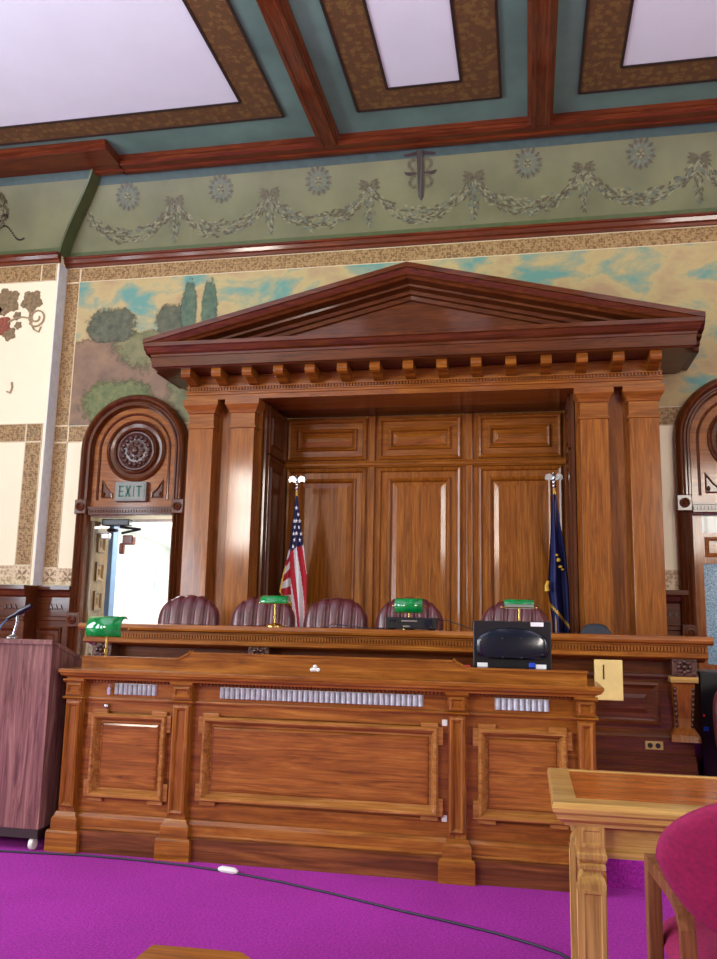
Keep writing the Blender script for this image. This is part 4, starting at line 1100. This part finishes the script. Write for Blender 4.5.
bm = B(); box(bm, .13, TX1-.065, TY0+.07, TY0+.10, .605, .70); box(bm, .13, TX1-.065, TY1-.10, TY1-.07, .605, .70); box(bm, .135, .16, TY0+.06, TY1-.06, .605, .70); box(bm, TX1-.095, TX1-.07, TY0+.06, TY1-.06, .605, .70)
prism(bm, [(TY0+.06, .60), (TY0+.06, .615), (TY0+.07, .625), (TY0+.09, .625), (TY0+.09, .60)], .13, TX1-.065, 'x'); obj('apron', bm, M['gold_x'], tb)
for x in (.176, TX1-.10):
    for y, s in ((TY0+.075, 1), (TY1-.075, -1)):
        bm = B(); h = .039
        L = []
        for o, z in ((0, 0), (0, .53), (-.004, .545), (-.014, .56), (-.014, .566), (.0, .57), (.0, .582), (-.006, .587), (.0, .592), (.004, .60), (.004, .612), (0, .618), (0, .70)):
            q = h+o; L.append([(x-q, y-q, z), (x+q, y-q, z), (x+q, y+q, z), (x-q, y+q, z)])
        rings(bm, L, True, True); lg = obj('leg', bm, M['gold_z'], tb)
        bm = B()
        for z0, z1 in ((.06, .515), (.632, .69)):
            frame(bm, x-h+.004, x+h-.004, z0, z1, y-h, [(0, 0), (0, .004), (.01, .004), (.014, .0005), (.016, .0005)])
            frame(bm, y-h+.004, y+h-.004, z0, z1, x-h, [(0, 0), (0, .004), (.01, .004), (.014, .0005), (.016, .0005)], True, 0, '-x')
        obj('leg_panel', bm, M['gold_z'], lg)

# ------------------------------------------------------------------ crimson armchair by the table
t = thing('armchair', 'crimson upholstered armchair with curved wooden arms in front of the table', 'chair', (.60, 2.1, 0))
CX, CY = .525, 2.08
def cback(u, v):
    a, c = sq2round(u, v, .8)
    z = .75+.17*c-.045*a*a*max(0, c); hw = .25 if z > .77 else .25-.10*((.77-z)/.19)**1.2
    d = (1-abs(u)**4)**.5*(1-abs(v)**4)**.5
    x = CX+hw*a; y = CY-.01-.05*c+.04*a*a
    return (x, y-.035*d, z), (x, y+.045*d, z)
bm = B(); cushion(bm, cback, 36, 30); obj('backrest', bm, M['crimson'], t, smooth='all')
def cseat(u, v):
    a, c = sq2round(u, v, .9); d = (1-abs(u)**4)**.5*(1-abs(v)**4)**.5
    z = .470-.03*max(0, c)**3
    return (CX+.195*a, CY+.33+.27*c, z-.055*d), (CX+.195*a, CY+.33+.27*c, z+.05*d)
bm = B(); cushion(bm, cseat, 24, 24); obj('seat', bm, M['crimson'], t, smooth='all')
def strip(bm, pts, w, th):
    L = []
    P = [Vector(p) for p in pts]
    for i, p in enumerate(P):
        d = (P[min(i+1, len(P)-1)]-P[max(0, i-1)]).normalized(); n = Vector((1, 0, 0)).cross(d).normalized(); q = d.cross(n).normalized()
        L.append([p+q*w/2+n*th/2, p-q*w/2+n*th/2, p-q*w/2-n*th/2, p+q*w/2-n*th/2])
    rings(bm, L, True, True)
for s in (-1, 1):
    arc = [(.172, .13, .0), (.172, .115, .30), (.172, .11, .52), (.174, .112, .59), (.180, .128, .632), (.190, .16, .658), (.200, .21, .668), (.208, .29, .670), (.214, .385, .668)]
    bm = B(); strip(bm, [(CX+s*a, CY+b_, c) for a, b_, c in arc], .034, .034); obj('arm', bm, M['chairwood'], t)
    bm = B(); box(bm, CX+s*.212-.018, CX+s*.212+.018, CY+.345, CY+.40, 0, .655, .004); obj('front_leg', bm, M['chairwood'], t)
bm = B(); box(bm, CX-.16, CX+.16, CY+.09, CY+.13, .355, .40); box(bm, CX-.20, CX+.20, CY+.35, CY+.39, .34, .385); box(bm, CX-.19, CX-.16, CY+.11, CY+.37, .345, .39); box(bm, CX+.16, CX+.19, CY+.11, CY+.37, .345, .39)
obj('seat_rail', bm, M['chairwood'], t)
bm = B(); strip(bm, [(CX, CY+.11, .37), (CX, CY+.07, .45), (CX, CY+.045, .55), (CX, CY+.03, .66)], .09, .02); obj('back_support', bm, M['chairwood'], t)

# ------------------------------------------------------------------ wooden post at the bottom edge
t = thing('newel_post', 'worn wooden post cap just showing at the bottom edge over the carpet', 'post', (-.58, 1.43, 0))
bm = B(); L = []
for o, z in ((-.03, .63), (-.01, .64), (0, .655), (0, .685), (-.008, .694), (-.014, .70)):
    e = o+.014; L.append([(-.669-e, 1.36-e, z), (-.487+e, 1.36-e, z), (-.470+e, 1.46, z), (-.474+e, 1.499, z), (-.503+e*.6, 1.524+e, z), (-.664-e, 1.516+e, z)])
rings(bm, L, True, True); obj('cap', bm, M['oak_x'], t)
bm = B(); box(bm, -.645, -.515, 1.375, 1.49, .10, .64, .004); obj('shaft', bm, M['oak_z'], t)
bm = B(); box(bm, -.665, -.495, 1.355, 1.51, 0, .11, .006); obj('base', bm, M['oak_x'], t)

# black case with red light, its body standing in for the shaded gap
t = thing('equipment_case', 'black equipment case with a red light in shadow right of the bench', 'equipment case', (1.1, 5.9, .15))
bm = B(); box(bm, 1.085, 1.32, 5.92, 6.28, .15, .99, .01); obj('case', bm, M['black'], t)
bm = B(); lathe(bm, [(.008, 0), (.008, .004), (0, .006)], (1.105, 5.92, .715), 10, '-y'); obj('light', bm, M['led'], t)
bm = B(); box(bm, 1.10, 1.13, 5.912, 5.921, .62, .645); obj('blue_display', bm, M['bluetape'], t)
t = thing('leather_armchair', 'dark brown leather armchair cut off by the right edge beside the bench', 'chair', (1.45, 5.5, .15))
def lb(u, v):
    a, c = sq2round(u, v, .9); d = (1-abs(u)**4)**.5*(1-abs(v)**4)**.5
    return (1.39+.30*a, 5.56-.06*d+.05*c, .70+.29*c), (1.39+.30*a, 5.56+.06*d+.05*c, .70+.29*c)
bm = B(); cushion(bm, lb, 24, 20); obj('backrest', bm, M['leather'], t, smooth='all')
def ls(u, v):
    a, c = sq2round(u, v, .9); d = (1-abs(u)**4)**.5*(1-abs(v)**4)**.5
    return (1.42+.28*a, 5.30+.24*c, .52-.05*d), (1.42+.28*a, 5.30+.24*c, .52+.06*d)
bm = B(); cushion(bm, ls, 16, 16); obj('seat', bm, M['leather'], t, smooth='all')
for sx in (-1, 1):
    for sy in (5.12, 5.52):
        bm = B(); tube(bm, [(1.42+sx*.24, sy, .50), (1.42+sx*.25, sy, .15)], [.025, .018], 8); obj('leg', bm, M['chairwood'], t)

# ------------------------------------------------------------------ windows, light, exposure
def area(name, loc, rot, sx, sy, power, col):
    l = bpy.data.lights.new(name, 'AREA'); l.shape = 'RECTANGLE'; l.size = sx; l.size_y = sy; l.energy = power; l.color = col
    o = bpy.data.objects.new(name, l); C.objects.link(o); o.location = loc; o.rotation_euler = rot; return o
def window(n, axis, a, b, at, zb=1.3):
    bm = B(); mid = (a+b)/2
    bars = [(a, a+.06, zb, 5.2), (b-.06, b, zb, 5.2), (a, b, zb, zb+.06), (a, b, 5.14, 5.2), (a, b, zb/2+2.56, zb/2+2.63), (mid-.025, mid+.025, zb, 5.2)]
    for p, q, z0, z1 in bars:
        if axis == 'x': box(bm, at-.04, at+.04, p, q, z0, z1)
        else: box(bm, p, q, at-.04, at+.04, z0, z1)
    struct('window_%d' % n, bm, M['oak_z'])
for k, (a, b_) in enumerate(LW):
    window(k+1, 'x', a, b_, XL-.1)
    area('window_light', (XL-.16, (a+b_)/2, 3.25), (0, radians(-104), 0), 3.9, b_-a, 385, (.78, .89, 1.0))
for k, (a, b_) in enumerate(RW):
    pw = (500, 420)[k]
    window(k+4, 'y', a, b_, YB-.1, 3.0)
    area('window_light', ((a+b_)/2, YB-.16, 4.1), (radians(90), 0, 0), b_-a, 2.2, pw, (1.0, .93, .83))
window(7, 'x', .5, 2.3, XR+.1)
area('window_light', (XR+.16, 1.4, 3.25), (0, radians(90), 0), 3.9, 1.8, 200, (.86, .93, 1.0))
for x in (-2.9, 1.0): area('added_ceiling_uplight', (x, 2.0, 3.5), (radians(180), 0, 0), 1.2, 1.2, 80, (1.0, .96, .9))  # added lamps without fixtures, to brighten the ceiling panels from below
area('corridor_lamp', (-3.85, 8.7, 2.265), (0, 0, 0), .7, .5, 26, (1, .98, .94))
area('corridor_lamp', (-4.2, 11.0, 2.285), (0, 0, 0), .7, .7, 40, (1, .98, .94))
w = bpy.data.worlds.new('sky'); sc.world = w; w.use_nodes = True
w.node_tree.nodes['Background'].inputs[0].default_value = (.75, .86, 1, 1); w.node_tree.nodes['Background'].inputs[1].default_value = 1.0
sc.view_settings.view_transform = 'Standard'; sc.view_settings.look = 'None'
sc.view_settings.exposure = 0.0; sc.view_settings.gamma = 1.0
sc.view_settings.use_curve_mapping = False
